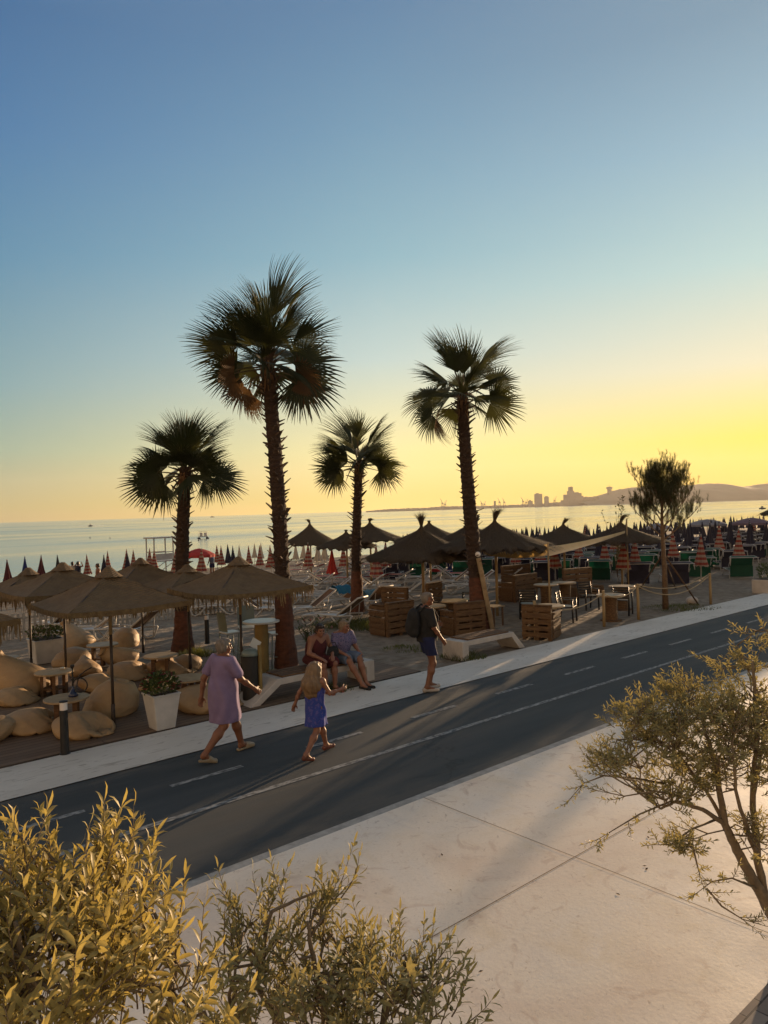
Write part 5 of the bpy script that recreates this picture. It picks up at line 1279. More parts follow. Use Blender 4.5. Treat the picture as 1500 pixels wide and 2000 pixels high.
        cutf = lambda X, Y, Z: np.minimum((X - c0[0]) * fwd[0] + (Y - c0[1]) * fwd[1] + (Z - c0[2]) * fwd[2], -((X - c1_[0]) * up[0] + (Y - c1_[1]) * up[1] + (Z - c1_[2]) * up[2]))
        nz = lambda X, Y, Z: .0045 * np.sin(95 * X + 2 * np.sin(14 * Z)) * np.sin(80 * Y + 3 * np.sin(12 * Z))
        V, Fc = sdf_mesh(P, max(h, .0065), pad=.03, cuts=[cutf], noise=nz); mesh_obj('hair', V, Fc, M[mat], root)
    if shoes:
        for q in 'LR':
            a, t = J['ank' + q], J['toe' + q]; d = t - a; d[2] = 0; d /= np.linalg.norm(d); pitch = (t - a)[2]
            f = V3(*a); heel = a - d * .045 * s; heel[2] = max(a[2] - .055 * s, .022); tip = t + d * .035 * s; tip[2] = max(t[2] - .008, .022)
            P = [rcone(heel, tip, .034 * s, .036 * s, .02), rcone(heel + V3(0, 0, .015), a + V3(0, 0, -.01), .036 * s, .038 * s, .02)] if shoes[0] == 'shoe' else [rcone(heel - V3(0, 0, .004), tip - V3(0, 0, .004), .036 * s, .040 * s, .01), rcone(t * .62 + a * .38 + V3(0, 0, .0), t + V3(0, 0, .004), .040 * s, .037 * s, .01)]
            sole = min(heel[2], tip[2]) 
            cuts = [lambda X, Y, Z, hz=heel, tz=tip, d_=d: (hz[2] - .024 + (tz[2] - hz[2]) * np.clip(((X - hz[0]) * d_[0] + (Y - hz[1]) * d_[1]) / max(np.linalg.norm(tz - hz), .01), 0, 1)) - Z]
            if shoes[0] == 'slip':
                cuts.append(lambda X, Y, Z, hz=heel, a_=a, d_=d: np.minimum(Z - hz[2] + 0 * X - .006 - 0 * Y, -(((X - a_[0]) * d_[0] + (Y - a_[1]) * d_[1]) - .055)))
            V, Fc = sdf_mesh(P, .0065, pad=.03, cuts=cuts); mesh_obj('shoe', V, Fc, M[shoes[1]], root)
    return root, J
def fold(a, b, amp=.006):
    return lambda X, Y, Z: amp * np.sin(a * X + 2.2 * np.sin(6 * Z)) * np.sin(b * Y + 1.7 * np.sin(5 * Z + 1)) * np.clip(1.7 - Z, .2, 1.2)
below = lambda z: (lambda X, Y, Z: Z - z + 0 * X + 0 * Y)
above = lambda z: (lambda X, Y, Z: z - Z + 0 * X + 0 * Y)

# strolling person in the lavender dress
pf_ = G(441, 1478, 0)
J = dict(pelvis=(0, -.01, .90), waist=(0, .0, 1.06), chest=(0, .0, 1.25), shoL=(-.165, -.01, 1.335), shoR=(.165, .01, 1.335), neck=(0, .0, 1.37), head=(0, .03, 1.50), yaw=-.15, nod=-.05,
         hipL=(-.095, .02, .84), hipR=(.095, -.02, .84), kneL=(-.09, .20, .48), kneR=(.10, -.06, .47), ankL=(-.09, .30, .085), ankR=(.10, -.37, .13), toeL=(-.10, .44, .045), toeR=(.11, -.26, .035),
         elbL=(-.25, -.16, 1.07), elbR=(.235, .13, 1.08), wriL=(-.26, -.20, .83), wriR=(.23, .34, .915), curl=.35)
Bw = dict(hip=.165, hipd=.14, waist=.155, waistd=.13, chest=.160, chestd=.115, thigh=.088, calf=.060, arm=.052, s=1.0)
sk = [ellip((0, 0, 1.24), (.188, .148, .20), .05), ellip((0, .0, 1.05), (.195, .168, .22), .06), rcone((-.16, -.01, 1.325), (.16, .01, 1.325), .085, .085, .05), rcone((0, -.01, .92), (0, .01, .50), .205, .212, .06),
      rcone((-.165, -.01, 1.33), (-.235, -.11, 1.16), .084, .076, .03), rcone((.165, .01, 1.33), (.225, .095, 1.16), .084, .076, .03)]
person('person with short hair in a lavender dress strolling along the cycle lane', pf_, RZ - pi / 2, J, Bw, 'skin_tan', clothes=[('dress', sk, [above(.50), below(1.395)], 'lavender', fold(30, 26, .013))], hair=('short', 'hair_grey'), shoes=('slip', 'shoe_gold'))

# child in a blue dress
pg = G(619, 1477, 0); s = .80
J = dict(pelvis=(0, 0, .70), waist=(0, 0, .83), chest=(0, .0, .955), shoL=(-.125, -.01, 1.03), shoR=(.125, .01, 1.03), neck=(0, .01, 1.05), head=(0, .03, 1.165), yaw=-.05, nod=-.08,
         hipL=(-.065, .02, .67), hipR=(.065, -.02, .67), kneL=(-.06, .17, .38), kneR=(.07, -.06, .38), ankL=(-.06, .26, .075), ankR=(.07, -.29, .11), toeL=(-.05, .37, .04), toeR=(.08, -.20, .032),
         elbL=(-.21, -.08, .86), elbR=(.20, .08, .86), wriL=(-.28, -.10, .70), wriR=(.24, .27, .88), curl=.6)
Bg = dict(hip=.10, hipd=.085, waist=.09, waistd=.075, chest=.115, chestd=.08, thigh=.058, calf=.042, arm=.034, s=.78, hs=.92, hand=.8)
sk = [ellip((0, 0, .93), (.140, .108, .13), .06), ellip((0, 0, .82), (.125, .105, .14), .08), rcone((0, 0, .74), (0, 0, .44), .125, .158, .05)]
person('child with long hair in a blue dress walking with one arm raised ahead', pg, RZ - pi / 2 + .22, J, Bg, 'skin', clothes=[('dress', sk, [above(.43), below(.985)], 'blue_print', fold(46, 40, .012))], hair=('long', 'hair_blond'), shoes=('shoe', 'shoe_red'))

# standing person with the rucksack
pmn = G(838, 1348, .012)
J = dict(pelvis=(0, -.02, .98), waist=(0, .02, 1.13), chest=(0, -.02, 1.35), shoL=(-.185, -.04, 1.46), shoR=(.185, -.02, 1.46), neck=(0, -.02, 1.50), head=(0, .03, 1.65), yaw=-.75, nod=-.05,
         hipL=(-.095, -.02, .93), hipR=(.095, -.02, .93), kneL=(-.10, .12, .51), kneR=(.11, .05, .50), ankL=(-.10, .06, .09), ankR=(.12, -.09, .09), toeL=(-.12, .21, .04), toeR=(.15, .06, .04),
         elbL=(-.26, .02, 1.19), elbR=(.255, .02, 1.17), wriL=(-.20, .25, 1.16), wriR=(.23, .19, .94), curl=.55)
Bm = dict(hip=.175, hipd=.145, waist=.175, waistd=.165, chest=.195, chestd=.14, thigh=.082, calf=.060, arm=.050, s=1.05, hs=1.02)
shirt = [ellip((0, -.02, 1.34), (.215, .165, .20), .08), ellip((0, .02, 1.13), (.20, .19, .22), .10), rcone((-.18, -.04, 1.455), (.18, -.02, 1.455), .08, .08, .05), rcone((-.185, -.04, 1.45), (-.245, -.0, 1.25), .078, .080, .04), rcone((.185, -.02, 1.45), (.243, .01, 1.24), .078, .080, .04), rcone((0, 0, 1.05), (0, -.01, .92), .20, .19, .05)]
shorts = [ellip((0, -.02, .96), (.195, .165, .14), .05), rcone((-.095, -.02, .93), (-.102, .08, .62), .108, .112, .05), rcone((.095, -.02, .93), (.11, .035, .62), .108, .112, .05)]
mo, _ = person('standing person in a black shirt, navy shorts and white shoes by the bench', pmn, radians(-70), J, Bm, 'skin_tan', clothes=[('shirt', shirt, [above(.90), below(1.515)], 'black_cloth', fold(20, 24, .008)), ('shorts', shorts, [above(.66)], 'navy_short', fold(30, 26, .006))], hair=('short', 'hair_grey'), shoes=('shoe', 'shoe_white'))
bp = thing('backpack', 'black backpack worn by the standing person', 'backpack', pmn, radians(-70))
V, Fc = sdf_mesh([ellip((0, -.26, 1.28), (.165, .115, .235), .06), ellip((0, -.34, 1.17), (.125, .075, .13), .05), ellip((0, -.27, 1.08), (.15, .10, .10), .05)], .01, noise=fold(26, 22, .006)); mesh_obj('bag', V, Fc, M['black_cloth'], bp)
for q in (-1, 1): MB().tube([(q * .10, -.20, 1.46), (q * .115, -.06, 1.555), (q * .125, .10, 1.46), (q * .135, .165, 1.33), (q * .15, .10, 1.16), (q * .14, -.16, 1.08)], .018, 8).obj('strap', M['black_cloth'], bp, smooth=True)

# two people sitting on the bench
SRZ = RZ + pi
def seated(label, p, rz, lean, J2, B, skin, clothes, hair, shoes, hy=0):
    J = dict(pelvis=(0, -.06, .57), waist=(0, -.03 + lean * .3, .74), chest=(0, lean * .7, .90), shoL=(-.165, lean, .985), shoR=(.165, lean, .985), neck=(0, lean + .02, 1.02), head=(0, lean + .07, 1.125), yaw=hy, nod=-.12,
             hipL=(-.09, .0, .555), hipR=(.09, .0, .555)); J.update(J2)
    return person(label, p, rz, J, B, skin, clothes=clothes, hair=hair, shoes=shoes)
Bs = dict(hip=.195, hipd=.16, waist=.18, waistd=.155, chest=.18, chestd=.135, thigh=.088, calf=.058, arm=.054, s=1.0)
p1 = W(7.98, 11.30, 0)
top1 = [ellip((0, .05, .88), (.20, .16, .19), .08), ellip((0, -.01, .73), (.205, .18, .20), .10), rcone((-.10, .09, .98), (.10, .09, .98), .07, .07, .05), ellip((0, -.06, .58), (.225, .19, .12), .06), rcone((-.09, 0, .56), (-.14, .36, .56), .115, .105, .05), rcone((.09, 0, .56), (.14, .36, .56), .115, .105, .05)]
seated('seated person with dark hair in a sleeveless maroon dress, leaning forward', p1, SRZ, .10,
       dict(kneL=(-.14, .38, .53), kneR=(.13, .40, .53), ankL=(-.16, .36, .09), ankR=(.06, .40, .09), toeL=(-.19, .49, .035), toeR=(.05, .54, .035), elbL=(-.25, .17, .74), elbR=(.25, .15, .74), wriL=(-.12, .36, .665), wriR=(.16, .37, .66), hnL=(0, -.2, -1), hnR=(0, -.2, -1), htL=(1, 0, 0), htR=(-1, 0, 0), curl=.45),
       Bs, 'skin', [('dress', top1, [above(.46), below(1.02), lambda X, Y, Z: Y - .42 + 0 * X + 0 * Z], 'maroon', fold(22, 26, .008))], ('short', 'hair_dark'), ('slip', 'shoe_red'), hy=-.25)
p2 = W(8.56, 11.28, 0)
top2 = [ellip((0, .03, .88), (.20, .16, .19), .08), ellip((0, -.02, .73), (.205, .18, .20), .10), rcone((-.15, .06, .98), (.15, .06, .98), .075, .075, .05), rcone((-.165, .06, .98), (-.225, .08, .82), .080, .078, .04), rcone((.165, .06, .98), (.225, .08, .82), .080, .078, .04), ellip((0, -.06, .62), (.215, .185, .10), .06)]
skirt2 = [ellip((0, -.06, .57), (.22, .19, .12), .06), rcone((-.09, 0, .56), (-.12, .36, .55), .112, .102, .06), rcone((.09, 0, .56), (.13, .36, .55), .112, .102, .06)]
seated('seated person with pale hair in a blue patterned top and light blue skirt', p2, SRZ, .06,
       dict(kneL=(-.12, .40, .53), kneR=(.13, .40, .53), ankL=(-.15, .55, .09), ankR=(-.02, .60, .09), toeL=(-.18, .68, .035), toeR=(-.04, .73, .035), elbL=(-.255, .10, .74), elbR=(.255, .10, .74), wriL=(-.19, .30, .66), wriR=(.18, .32, .66), hnL=(0, -.2, -1), hnR=(0, -.2, -1), htL=(1, 0, 0), htR=(-1, 0, 0), curl=.4),
       Bs, 'skin', [('top', top2, [above(.58), below(1.025)], 'blue_grey_print', fold(22, 26, .006)), ('skirt', skirt2, [above(.45), lambda X, Y, Z: Y - .41 + 0 * X + 0 * Z], 'light_blue', fold(26, 20, .005))], ('short', 'hair_ash'), ('shoe', 'black_cloth'), hy=.35)
hb = thing('handbag', 'black handbag on the lap of the person in maroon', 'handbag', W(8.20, 11.06, .62), SRZ)
V, Fc = sdf_mesh([ellip((0, 0, .10), (.13, .06, .10), .03), ellip((0, 0, .04), (.14, .07, .05), .03)], .009); mesh_obj('pouch', V, Fc, M['black_cloth'], hb)
MB().tube([(-.10, 0, .15), (-.06, 0, .26), (.06, 0, .26), (.10, 0, .15)], .008, 7).obj('handle', M['black_cloth'], hb, smooth=True)

# bathers far down the beach
JB = dict(pelvis=(0, 0, .93), waist=(0, 0, 1.10), chest=(0, 0, 1.28), shoL=(-.18, 0, 1.39), shoR=(.18, 0, 1.39), neck=(0, 0, 1.43), head=(0, .02, 1.58), hipL=(-.09, 0, .90), hipR=(.09, 0, .90), kneL=(-.10, .03, .49), kneR=(.11, .0, .49), ankL=(-.10, 0, .08), ankR=(.12, -.03, .08), toeL=(-.11, .13, .035), toeR=(.15, .1, .035),
          elbL=(-.27, .0, 1.14), elbR=(.27, .0, 1.14), wriL=(-.26, .12, .93), wriR=(.26, .12, .93))
JB2 = dict(JB); JB2.update(elbL=(-.36, .05, 1.42), wriL=(-.20, .10, 1.60), elbR=(.36, .05, 1.42), wriR=(.20, .10, 1.60))
BB = dict(hip=.165, hipd=.13, waist=.15, waistd=.12, chest=.175, chestd=.12, thigh=.078, calf=.055, arm=.045, s=1.0)
def bather(u, v, rz, label, j, top, bottom, hairm):
    g = GB(u, v)
    cl = []
    if top: cl.append(('shirt', [ellip((0, 0, 1.27), (.195, .145, .20), .06), ellip((0, 0, 1.08), (.17, .14, .2), .08), rcone((-.17, 0, 1.385), (.17, 0, 1.385), .07, .07, .04)], [above(.93), below(1.44)], top, None))
    cl.append(('shorts', [ellip((0, 0, .93), (.18, .145, .12), .05), rcone((-.09, 0, .9), (-.10, .02, .68), .10, .10, .04), rcone((.09, 0, .9), (.11, .01, .68), .10, .10, .04)], [above(.68)], bottom, None))
    person(label, g, rz, j, BB, 'skin_tan', h=.018, clothes=cl, hair=('short', hairm), eyes=False)
bather(143, 1152, .4, 'bather in a pale shirt standing beside the one with raised arms', JB, 'cream_fab', 'red_fab', 'hair_dark')
bather(154, 1152, -.5, 'dark clad bather with both arms raised near the water', JB2, 'navy_fab', 'navy_fab', 'hair_dark')
bather(415, 1128, 1.0, 'bather in a blue shirt at the edge of the red parasol', JB, 'light_blue', 'navy_short', 'hair_dark')
bather(193, 1165, 2.2, 'bather in red shorts behind the thatched parasols, right of the pair', JB, None, 'red_fab', 'hair_dark')
bather(137, 1172, 1.2, 'bather mostly hidden behind the thatched parasol left of the pair', JB, 'red_fab', 'navy_fab', 'hair_dark')
# ---------------------------------------------------------------- the beach field
def umbrella_proto(mat, near=True):
    def canopy(mb):
        n = 24; prof = [(2.02, .015), (1.95, .035), (1.6, .085), (1.2, .155), (.95, .215), (.80, .255)]; vs = []
        for i, (z, q) in enumerate(prof):
            for j in range(n):
                a = 2 * pi * j / n; k = 1 + (.20 if j % 3 == 0 else -.12 if j % 3 == 1 else .02) * min(1, i / 2)
                vs.append((cos(a) * q * k, sin(a) * q * k, z + (.035 * sin(j * 2.1) - .03 * (j % 2) if i == len(prof) - 1 else 0)))
        mb.add(vs, [(i * n + j, (i + 1) * n + j, (i + 1) * n + (j + 1) % n, i * n + (j + 1) % n) for i in range(len(prof) - 1) for j in range(n)])
        mb.lathe([(.20, .84), (.02, .95)], 12, cap=False)
    if near:
        t = thing('closed_umbrella', '', 'umbrella'); MB().tube([(0, 0, -.05), (0, 0, 2.12)], .022, 8).obj('pole', M['white_metal'], t, smooth=True)
        mb = MB(); canopy(mb); mb.lathe([(.025, 1.98), (.03, 2.05), (.005, 2.13)], 8); mb.obj('canopy', M[mat], t); return t
    mb = MB(); canopy(mb); mb.mi = 1; mb.tube([(0, 0, -.05), (0, 0, 2.1)], .022, 6); return mb.obj('closed_umbrella', [M[mat], M['white_metal']])
PROTO = {}
UMB = []
def umbrella(p, mat, label, group, near=True):
    key = (mat, near); s = rnd.uniform(.94, 1.05); rz = rnd.uniform(0, 6)
    if key not in PROTO:
        o = umbrella_proto(mat, near); PROTO[key] = o; o.location = p; o.rotation_euler = (0, 0, rz); tag(o, label, 'umbrella', group)
    else: o = dup(PROTO[key], None, p, rz, label, group)
    o['category'] = 'umbrella'; o.scale = (s * rnd.uniform(.9, 1.15), s, s)
    o.rotation_euler = (rnd.uniform(-.03, .03), rnd.uniform(-.03, .03), rz)
    UMB.append(AB(p)); return o
def UB(u, v, h=.80):
    z = 0
    for _ in range(14):
        p = G(u, v, z + h); z = beach_z(AB(p)[1])
    return Vector((p.x, p.y, z))
S_, N_ = 'closed red and white striped umbrella ', 'closed navy umbrella '
near_list = [
 (1443, 1088, 'stripe', S_ + 'farthest right in the front row of sunbeds'), (1368, 1103, 'stripe', S_ + 'right of the young pine, nearest to it'), (1316, 1086, 'stripe', S_ + 'just right of the young pine trunk, farther back'),
 (1240, 1100, 'stripe', S_ + 'left of the young pine'), (1217, 1111, 'stripe', S_ + 'behind the pole of the rightmost straw parasol'), (1182, 1098, 'stripe', S_ + 'under the raised end of the grey sail'),
 (1201, 1074, 'stripe', S_ + 'farther back under the rightmost straw parasol'), (1085, 1107, 'stripe', S_ + 'just right of the thin sail pole'), (1130, 1089, 'stripe', S_ + 'below the middle of the grey sail'),
 (1008, 1098, 'stripe', S_ + 'under the beige sail'), (1056, 1096, 'stripe', S_ + 'left of the thin sail pole'),
 (735, 1124, 'stripe', S_ + 'right of the slim palm, nearest of that pair'), (752, 1107, 'stripe', S_ + 'right of the slim palm, rear one of that pair'), (602, 1107, 'stripe', S_ + 'below the farthest left straw parasol'), (672, 1106, 'stripe', S_ + 'just left of the slim palm trunk'),
 (648, 1118, 'red_fab', 'closed plain red umbrella left of the slim palm'),
 (530, 1108, 'stripe', S_ + 'touching the tallest palm trunk on its left'), (508, 1104, 'stripe', S_ + 'with a cream umbrella directly behind it'), (487, 1100, 'stripe', S_ + 'alone over the right slope of a thatched parasol'), (433, 1103, 'stripe', S_ + 'second one right of the open red parasol'), (424, 1098, 'stripe', S_ + 'first one right of the open red parasol'), (393, 1116, 'stripe', S_ + 'beneath the open red parasol'),
 (447, 1100, 'navy_fab', N_ + 'left of the peak of the bar parasol'), (456, 1097, 'navy_fab', N_ + 'right over the peak of the bar parasol'),
 (468, 1094, 'cream_fab', 'closed cream umbrella right of two navy ones'), (497, 1088, 'cream_fab', 'closed cream umbrella standing behind the striped row left of the tallest palm'), (510, 1090, 'cream_fab', 'closed cream umbrella nearest to the tallest palm on its left'), (578, 1092, 'cream_fab', 'closed cream umbrella just right of the tallest palm'), (592, 1090, 'cream_fab', 'closed cream umbrella left of the striped one under straw'), (622, 1096, 'cream_fab', 'closed cream umbrella right of the striped one under straw'), (634, 1094, 'cream_fab', 'closed cream umbrella by the plain red one'), (690, 1090, 'cream_fab', 'closed cream umbrella behind the slim palm'),
 (172, 1120, 'stripe', S_ + 'widest one above the left thatched parasols'), (211, 1118, 'stripe', S_ + 'beside a navy one above the nearest thatched parasol'), (203, 1120, 'navy_fab', N_ + 'beside a striped one above the nearest thatched parasol'),
 (248, 1112, 'stripe', S_ + 'third from the lifeguard tower on its left'), (251, 1118, 'navy_fab', N_ + 'low between two striped ones left of the lifeguard tower'), (261, 1110, 'stripe', S_ + 'second from the lifeguard tower on its left'), (292, 1108, 'stripe', S_ + 'immediately left of the lifeguard tower legs'), (301, 1110, 'stripe', S_ + 'in front of the lifeguard tower legs'), (342, 1122, 'stripe', S_ + 'just left of the shortest palm trunk'),
 (49, 1128, 'blue_fab', 'closed bright blue umbrella at far left'), (80, 1126, 'maroon', 'closed maroon umbrella at far left'), (115, 1118, 'black_cloth', 'closed slim black umbrella left of the two bathers'), (17, 1142, 'maroon', 'closed maroon umbrella cut low by the leftmost thatched parasol')]
for u, v, m, lab in near_list: umbrella(UB(u, v), m, lab, {'stripe': 'closed striped umbrellas', 'navy_fab': 'closed navy umbrellas', 'cream_fab': 'closed cream umbrellas'}.get(m))
def proj(p):
    q = CM.inverted() @ Vector(p)
    return 750 + F * q.x / -q.z, 1000 - F * q.y / -q.z
cnt = 0; beds_at = []
cand = []
for j in range(14):
    b = 17.2 + 2.9 * j
    for i in range(60):
        a = 27 + 2.75 * i + (j % 2) * 1.2
        shore = 60 - max(0, a - 20) * .11
        if b > shore - 1.5: continue
        p = W(a + rnd.uniform(-.35, .35), b + rnd.uniform(-.35, .35)); p.z = beach_z(AB(p)[1])
        u, v = proj(p + Vector((0, 0, 2))); 
        if p.y < 1 or u > (1530 if b > 22 else 2600) or u < 770: continue  # near rows run on unseen past the right edge, added to shade the road
        if u < 1010 and b < 24: continue
        if min((AB(p)[0] - x) ** 2 + (AB(p)[1] - y) ** 2 for x, y in UMB[:len(near_list)]) < 2.6: continue
        cand.append((p.y, p, u))
cand.sort(key=lambda c: c[0])
for Y, p, u in cand[:225]:
    beds_at.append((p, u))
    stripe = rnd.random() < .10 and Y < 70
    if stripe: umbrella(p, 'stripe', 'closed striped umbrella standing among the navy rows', 'striped umbrellas scattered among the navy rows', Y < 55)
    else: umbrella(p, 'navy_fab', 'closed navy umbrella in the dense rows by the sea' if Y > 55 else 'closed navy umbrella in the rows behind the green sunbeds', 'navy umbrellas far back' if Y > 55 else 'navy umbrellas behind the green sunbeds', Y < 55)

def open_parasol(g, R, h, mat, label):
    t = thing('open_parasol', label, 'parasol', g); MB().tube([(0, 0, 0), (0, 0, h)], .03, 8).obj('pole', M['white_metal'], t, smooth=True)
    mb = MB(); n = 32; vs = []
    prof = [(0.02, h), (.3, h - .06), (.7, h - .22), (1, h - .42), (1.0, h - .58)]
    for q, z in prof:
        for j in range(n): 
            a = 2 * pi * j / n; vs.append((cos(a) * q * R * (1 - .03 * (j % 4 == 2)), sin(a) * q * R * (1 - .03 * (j % 4 == 2)), z))
    mb.add(vs, [(i * n + j, (i + 1) * n + j, (i + 1) * n + (j + 1) % n, i * n + (j + 1) % n) for i in range(4) for j in range(n)]); mb.obj('canopy', M[mat], t)
M['grey_fab'] = pm('grey_fabric', (.22, .22, .25), (.17, .17, .20), 5, .85, transl=.2)
M['purple_fab'] = pm('mauve_fabric', (.16, .11, .15), (.12, .085, .12), 5, .85, transl=.2)
g = GB(390, 1132); open_parasol(g, 1.05, at(390, 1071, g.y).z - g.z, 'red_fab', 'open red parasol behind the shortest palm')
g = W(62, 30); 
def open_at(u, v, Y, R, mat, lab):
    p = at(u, v, Y); z = beach_z(AB(p)[1]); open_parasol(Vector((p.x, p.y, z)), R, p.z - z, mat, lab)
open_at(1381, 1014, 62, 1.55, 'grey_fab', 'open grey parasol over the navy rows right of the young pine'); open_at(1468, 1011, 60, 1.5, 'purple_fab', 'open mauve parasol over the navy rows at the right edge')
open_at(1285, 1022, 70, 1.2, 'grey_fab', 'open grey parasol behind the young pine trunk')

def beach_bed(fab):
    """steel sunbed with the backrest raised, seen from behind its head"""
    t = thing('sunbed', '', 'sunbed'); f = MB(); w, q = .42, .016
    for s in (-1, 1):
        f.tube([(s * w, -.55, .34), (s * w, 1.15, .34)], q, 6); f.tube([(s * w, -.45, .34), (s * w * 1.05, -.85, .98)], q, 6)
        f.tube([(s * w, -.35, .34), (s * w * 1.12, -.55, 0)], q, 6); f.tube([(s * w, .9, .34), (s * w * 1.12, 1.05, 0)], q, 6)
        f.tube([(s * w * 1.05, -.85, .98), (s * w * 1.25, -1.15, .93), (s * w * 1.3, -1.2, .70)], q, 6); f.tube([(s * w * 1.1, -.15, .34), (s * w * 1.12, -.68, .70)], q * .8, 5)
    for y, z in ((1.15, .34), (-.55, .34)): f.tube([(-w, y, z), (w, y, z)], q, 6)
    f.tube([(-w * 1.05, -.85, .98), (w * 1.05, -.85, .98)], q, 6); f.tube([(-w * 1.35, -1.16, .93), (w * 1.35, -1.16, .93)], q, 6)
    for y in (-.55, 1.05): f.tube([(-w * 1.12, y, .03), (w * 1.12, y, .03)], q * .8, 5)
    f.obj('frame', M['white_metal'], t, smooth=True)
    m = MB(); m.grid(lambda s, u: ((s - .5) * 2 * w * .96, -.45 + u * 1.58, .335 - .05 * sin(pi * s) * sin(pi * u)), 6, 8); m.grid(lambda s, u: ((s - .5) * 2 * w * .97, -.46 - u * .385, .36 + u * .60 - .03 * sin(pi * s)), 6, 6); m.obj('sling', M[fab], t, smooth=True)
    MB().grid(lambda s, u: ((s - .5) * 2 * w * 1.22, -.86 - u * .29, .985 - u * .05), 4, 3).obj('sunshade', M[fab], t, smooth=True)
    MB().grid(lambda s, u: ((s - .5) * 2 * w * 1.05, -.60 - .02 * sin(pi * s), .10 + u * .52), 4, 4).obj('back_panel', M[fab], t, smooth=True)
    return t
def flat_bed(fab):
    t = thing('flat_sunbed', '', 'sunbed'); f = MB(); w, q = .33, .017
    for s in (-1, 1):
        f.tube([(s * w, -.9, .40), (s * w, .9, .36)], q, 6); f.tube([(s * w, -.3, .37), (s * w, -.9, .60)], q, 6)
        for y in (-.5, .6): f.tube([(s * w, y, .38), (s * w * 1.1, y - .12, 0)], q, 6)
    for y, z in ((-.9, .60), (.9, .36), (-.62, .03), (.48, .03)): f.tube([(-w * 1.05, y, z), (w * 1.05, y, z)], q, 6)
    f.obj('frame', M['white_metal'], t, smooth=True)
    m = MB(); m.grid(lambda s, u: ((s - .5) * 2 * w * .96, -.3 + u * 1.2, .372 - .04 * sin(pi * s) * sin(pi * u)), 6, 6); m.grid(lambda s, u: ((s - .5) * 2 * w * .96, -.3 - u * .6, .385 + u * .225 - .02 * sin(pi * s)), 6, 4); m.obj('sling', M[fab], t, smooth=True)
    return t
def lounger():
    """white plastic lounger with a looped side frame and a brown sling back"""
    t = thing('sun_lounger', '', 'sun lounger'); f = MB(); w = .31
    for s in (-1, 1):
        f.tube([(s * w, .95, .30), (s * w, .4, .36), (s * w, -.3, .33), (s * w, -.75, .36)], .028, 8, flat=.8)
        f.tube([(s * w, .95, .30), (s * w, .92, .10), (s * w, .80, .02), (s * w, .62, .10), (s * w, .42, .33)], .026, 8)
        f.tube([(s * w, -.05, .32), (s * w, -.28, .08), (s * w, -.42, .02), (s * w, -.62, .08), (s * w, -.75, .36)], .026, 8)
        f.tube([(s * w * .95, -.25, .36), (s * w * .95, -.95, .86)], .026, 8)
    f.tube([(-w * .95, -.95, .86), (w * .95, -.95, .86)], .026, 8); f.tube([(-w, .95, .30), (w, .95, .30)], .026, 8)
    f.tube([(-w * .9, -.62, .12), (-w * .8, -.70, .64)], .014, 6); f.tube([(w * .9, -.62, .12), (w * .8, -.70, .64)], .014, 6)
    f.obj('frame', M['white_plastic'], t, smooth=True)
    MB().grid(lambda s, u: ((s - .5) * 2 * w * .94, -.25 + 1.18 * u, .345 - .05 * u - .03 * sin(pi * s)), 6, 8).obj('seat', M['white_plastic'], t, smooth=True)
    MB().grid(lambda s, u: ((s - .5) * 2 * w * .88, -.27 - u * .66, .37 + u * .475 - .025 * sin(pi * s)), 6, 6).obj('backrest', M['brown_sling'], t, smooth=True)
    return t
BED = {}
def put(kind, g, rz, label, group):
    if kind not in BED:
        o = {'green': lambda: beach_bed('green_fab'), 'navy': lambda: beach_bed('navy_fab'), 'blue': lambda: beach_bed('blue_fab'), 'red': lambda: flat_bed('red_fab'), 'lounger': lounger, 'dark': lambda: flat_bed('black_cloth')}[kind]()
        BED[kind] = o; o.location = g; o.rotation_euler = (0, 0, rz); o['label'] = label; o['group'] = group
        return o
    return dup(BED[kind], None, g, rz, label, group)
SEA = radians(-12)   # local +y looks to the sea
for u, v, k, dr, lab in [
  (1443, 1128, 'green', -.05, 'green sunbed farthest right in the front row, its back to the road'), (1360, 1128, 'green', .05, 'green sunbed right of the young pine behind the rope'), (1318, 1142, 'navy', 0, 'navy sunbed right behind the young pine trunk'),
  (1252, 1120, 'green', .08, 'green sunbed left of the young pine'), (1172, 1134, 'green', -.1, 'large green sunbed behind the nearest dark chair'), (1136, 1117, 'green', .05, 'green sunbed over the slotted pallet sofa'),
  (1068, 1134, 'navy', .1, 'navy sunbed behind the spool table with the thin pole'), (1018, 1106, 'green', .1, 'green sunbed right of the leaning post'), (1048, 1112, 'green', -.1, 'green sunbed under the beige sail'),
  (1240, 1142, 'navy', .1, 'navy sunbed behind the rightmost spool table'), (1420, 1112, 'navy', .1, 'navy sunbed between two striped umbrellas at right'), (985, 1120, 'navy', 0, 'navy sunbed close to the leaning post'),
  (812, 1121, 'blue', .1, 'blue sunbed left of the pole of the nearest straw parasol'), (888, 1122, 'blue', -.1, 'blue sunbed left of the tall right palm'), (886, 1108, 'green', 0, 'green sunbed behind the blue one by the tall palm'),
  (850, 1108, 'red', .6, 'red sunbed tilted up beside the nearest straw parasol pole'), (858, 1130, 'red', -.3, 'red sunbed in front of the tilted red one')]:
    put(k, GB(u, v), SEA + dr, lab, None)
for u, v, k, dr in [(640, 1139, 'red', 1.3), (688, 1142, 'red', 1.5), (734, 1142, 'red', 1.2), (770, 1120, 'red', 1.5), (745, 1130, 'red', 1.3), (775, 1136, 'red', 1.4), (612, 1118, 'red', 1.3), (660, 1118, 'red', 1.5), (640, 1128, 'red', 1.4), (700, 1122, 'red', 1.5), (590, 1124, 'red', 1.3), (905, 1134, 'red', 1.4), (720, 1112, 'red', 1.4), (570, 1116, 'red', 1.4)]:
    put(k, GB(u, v), SEA + dr, 'low red sunbed on the sand round the slim palm', 'low red sunbeds round the slim palm')
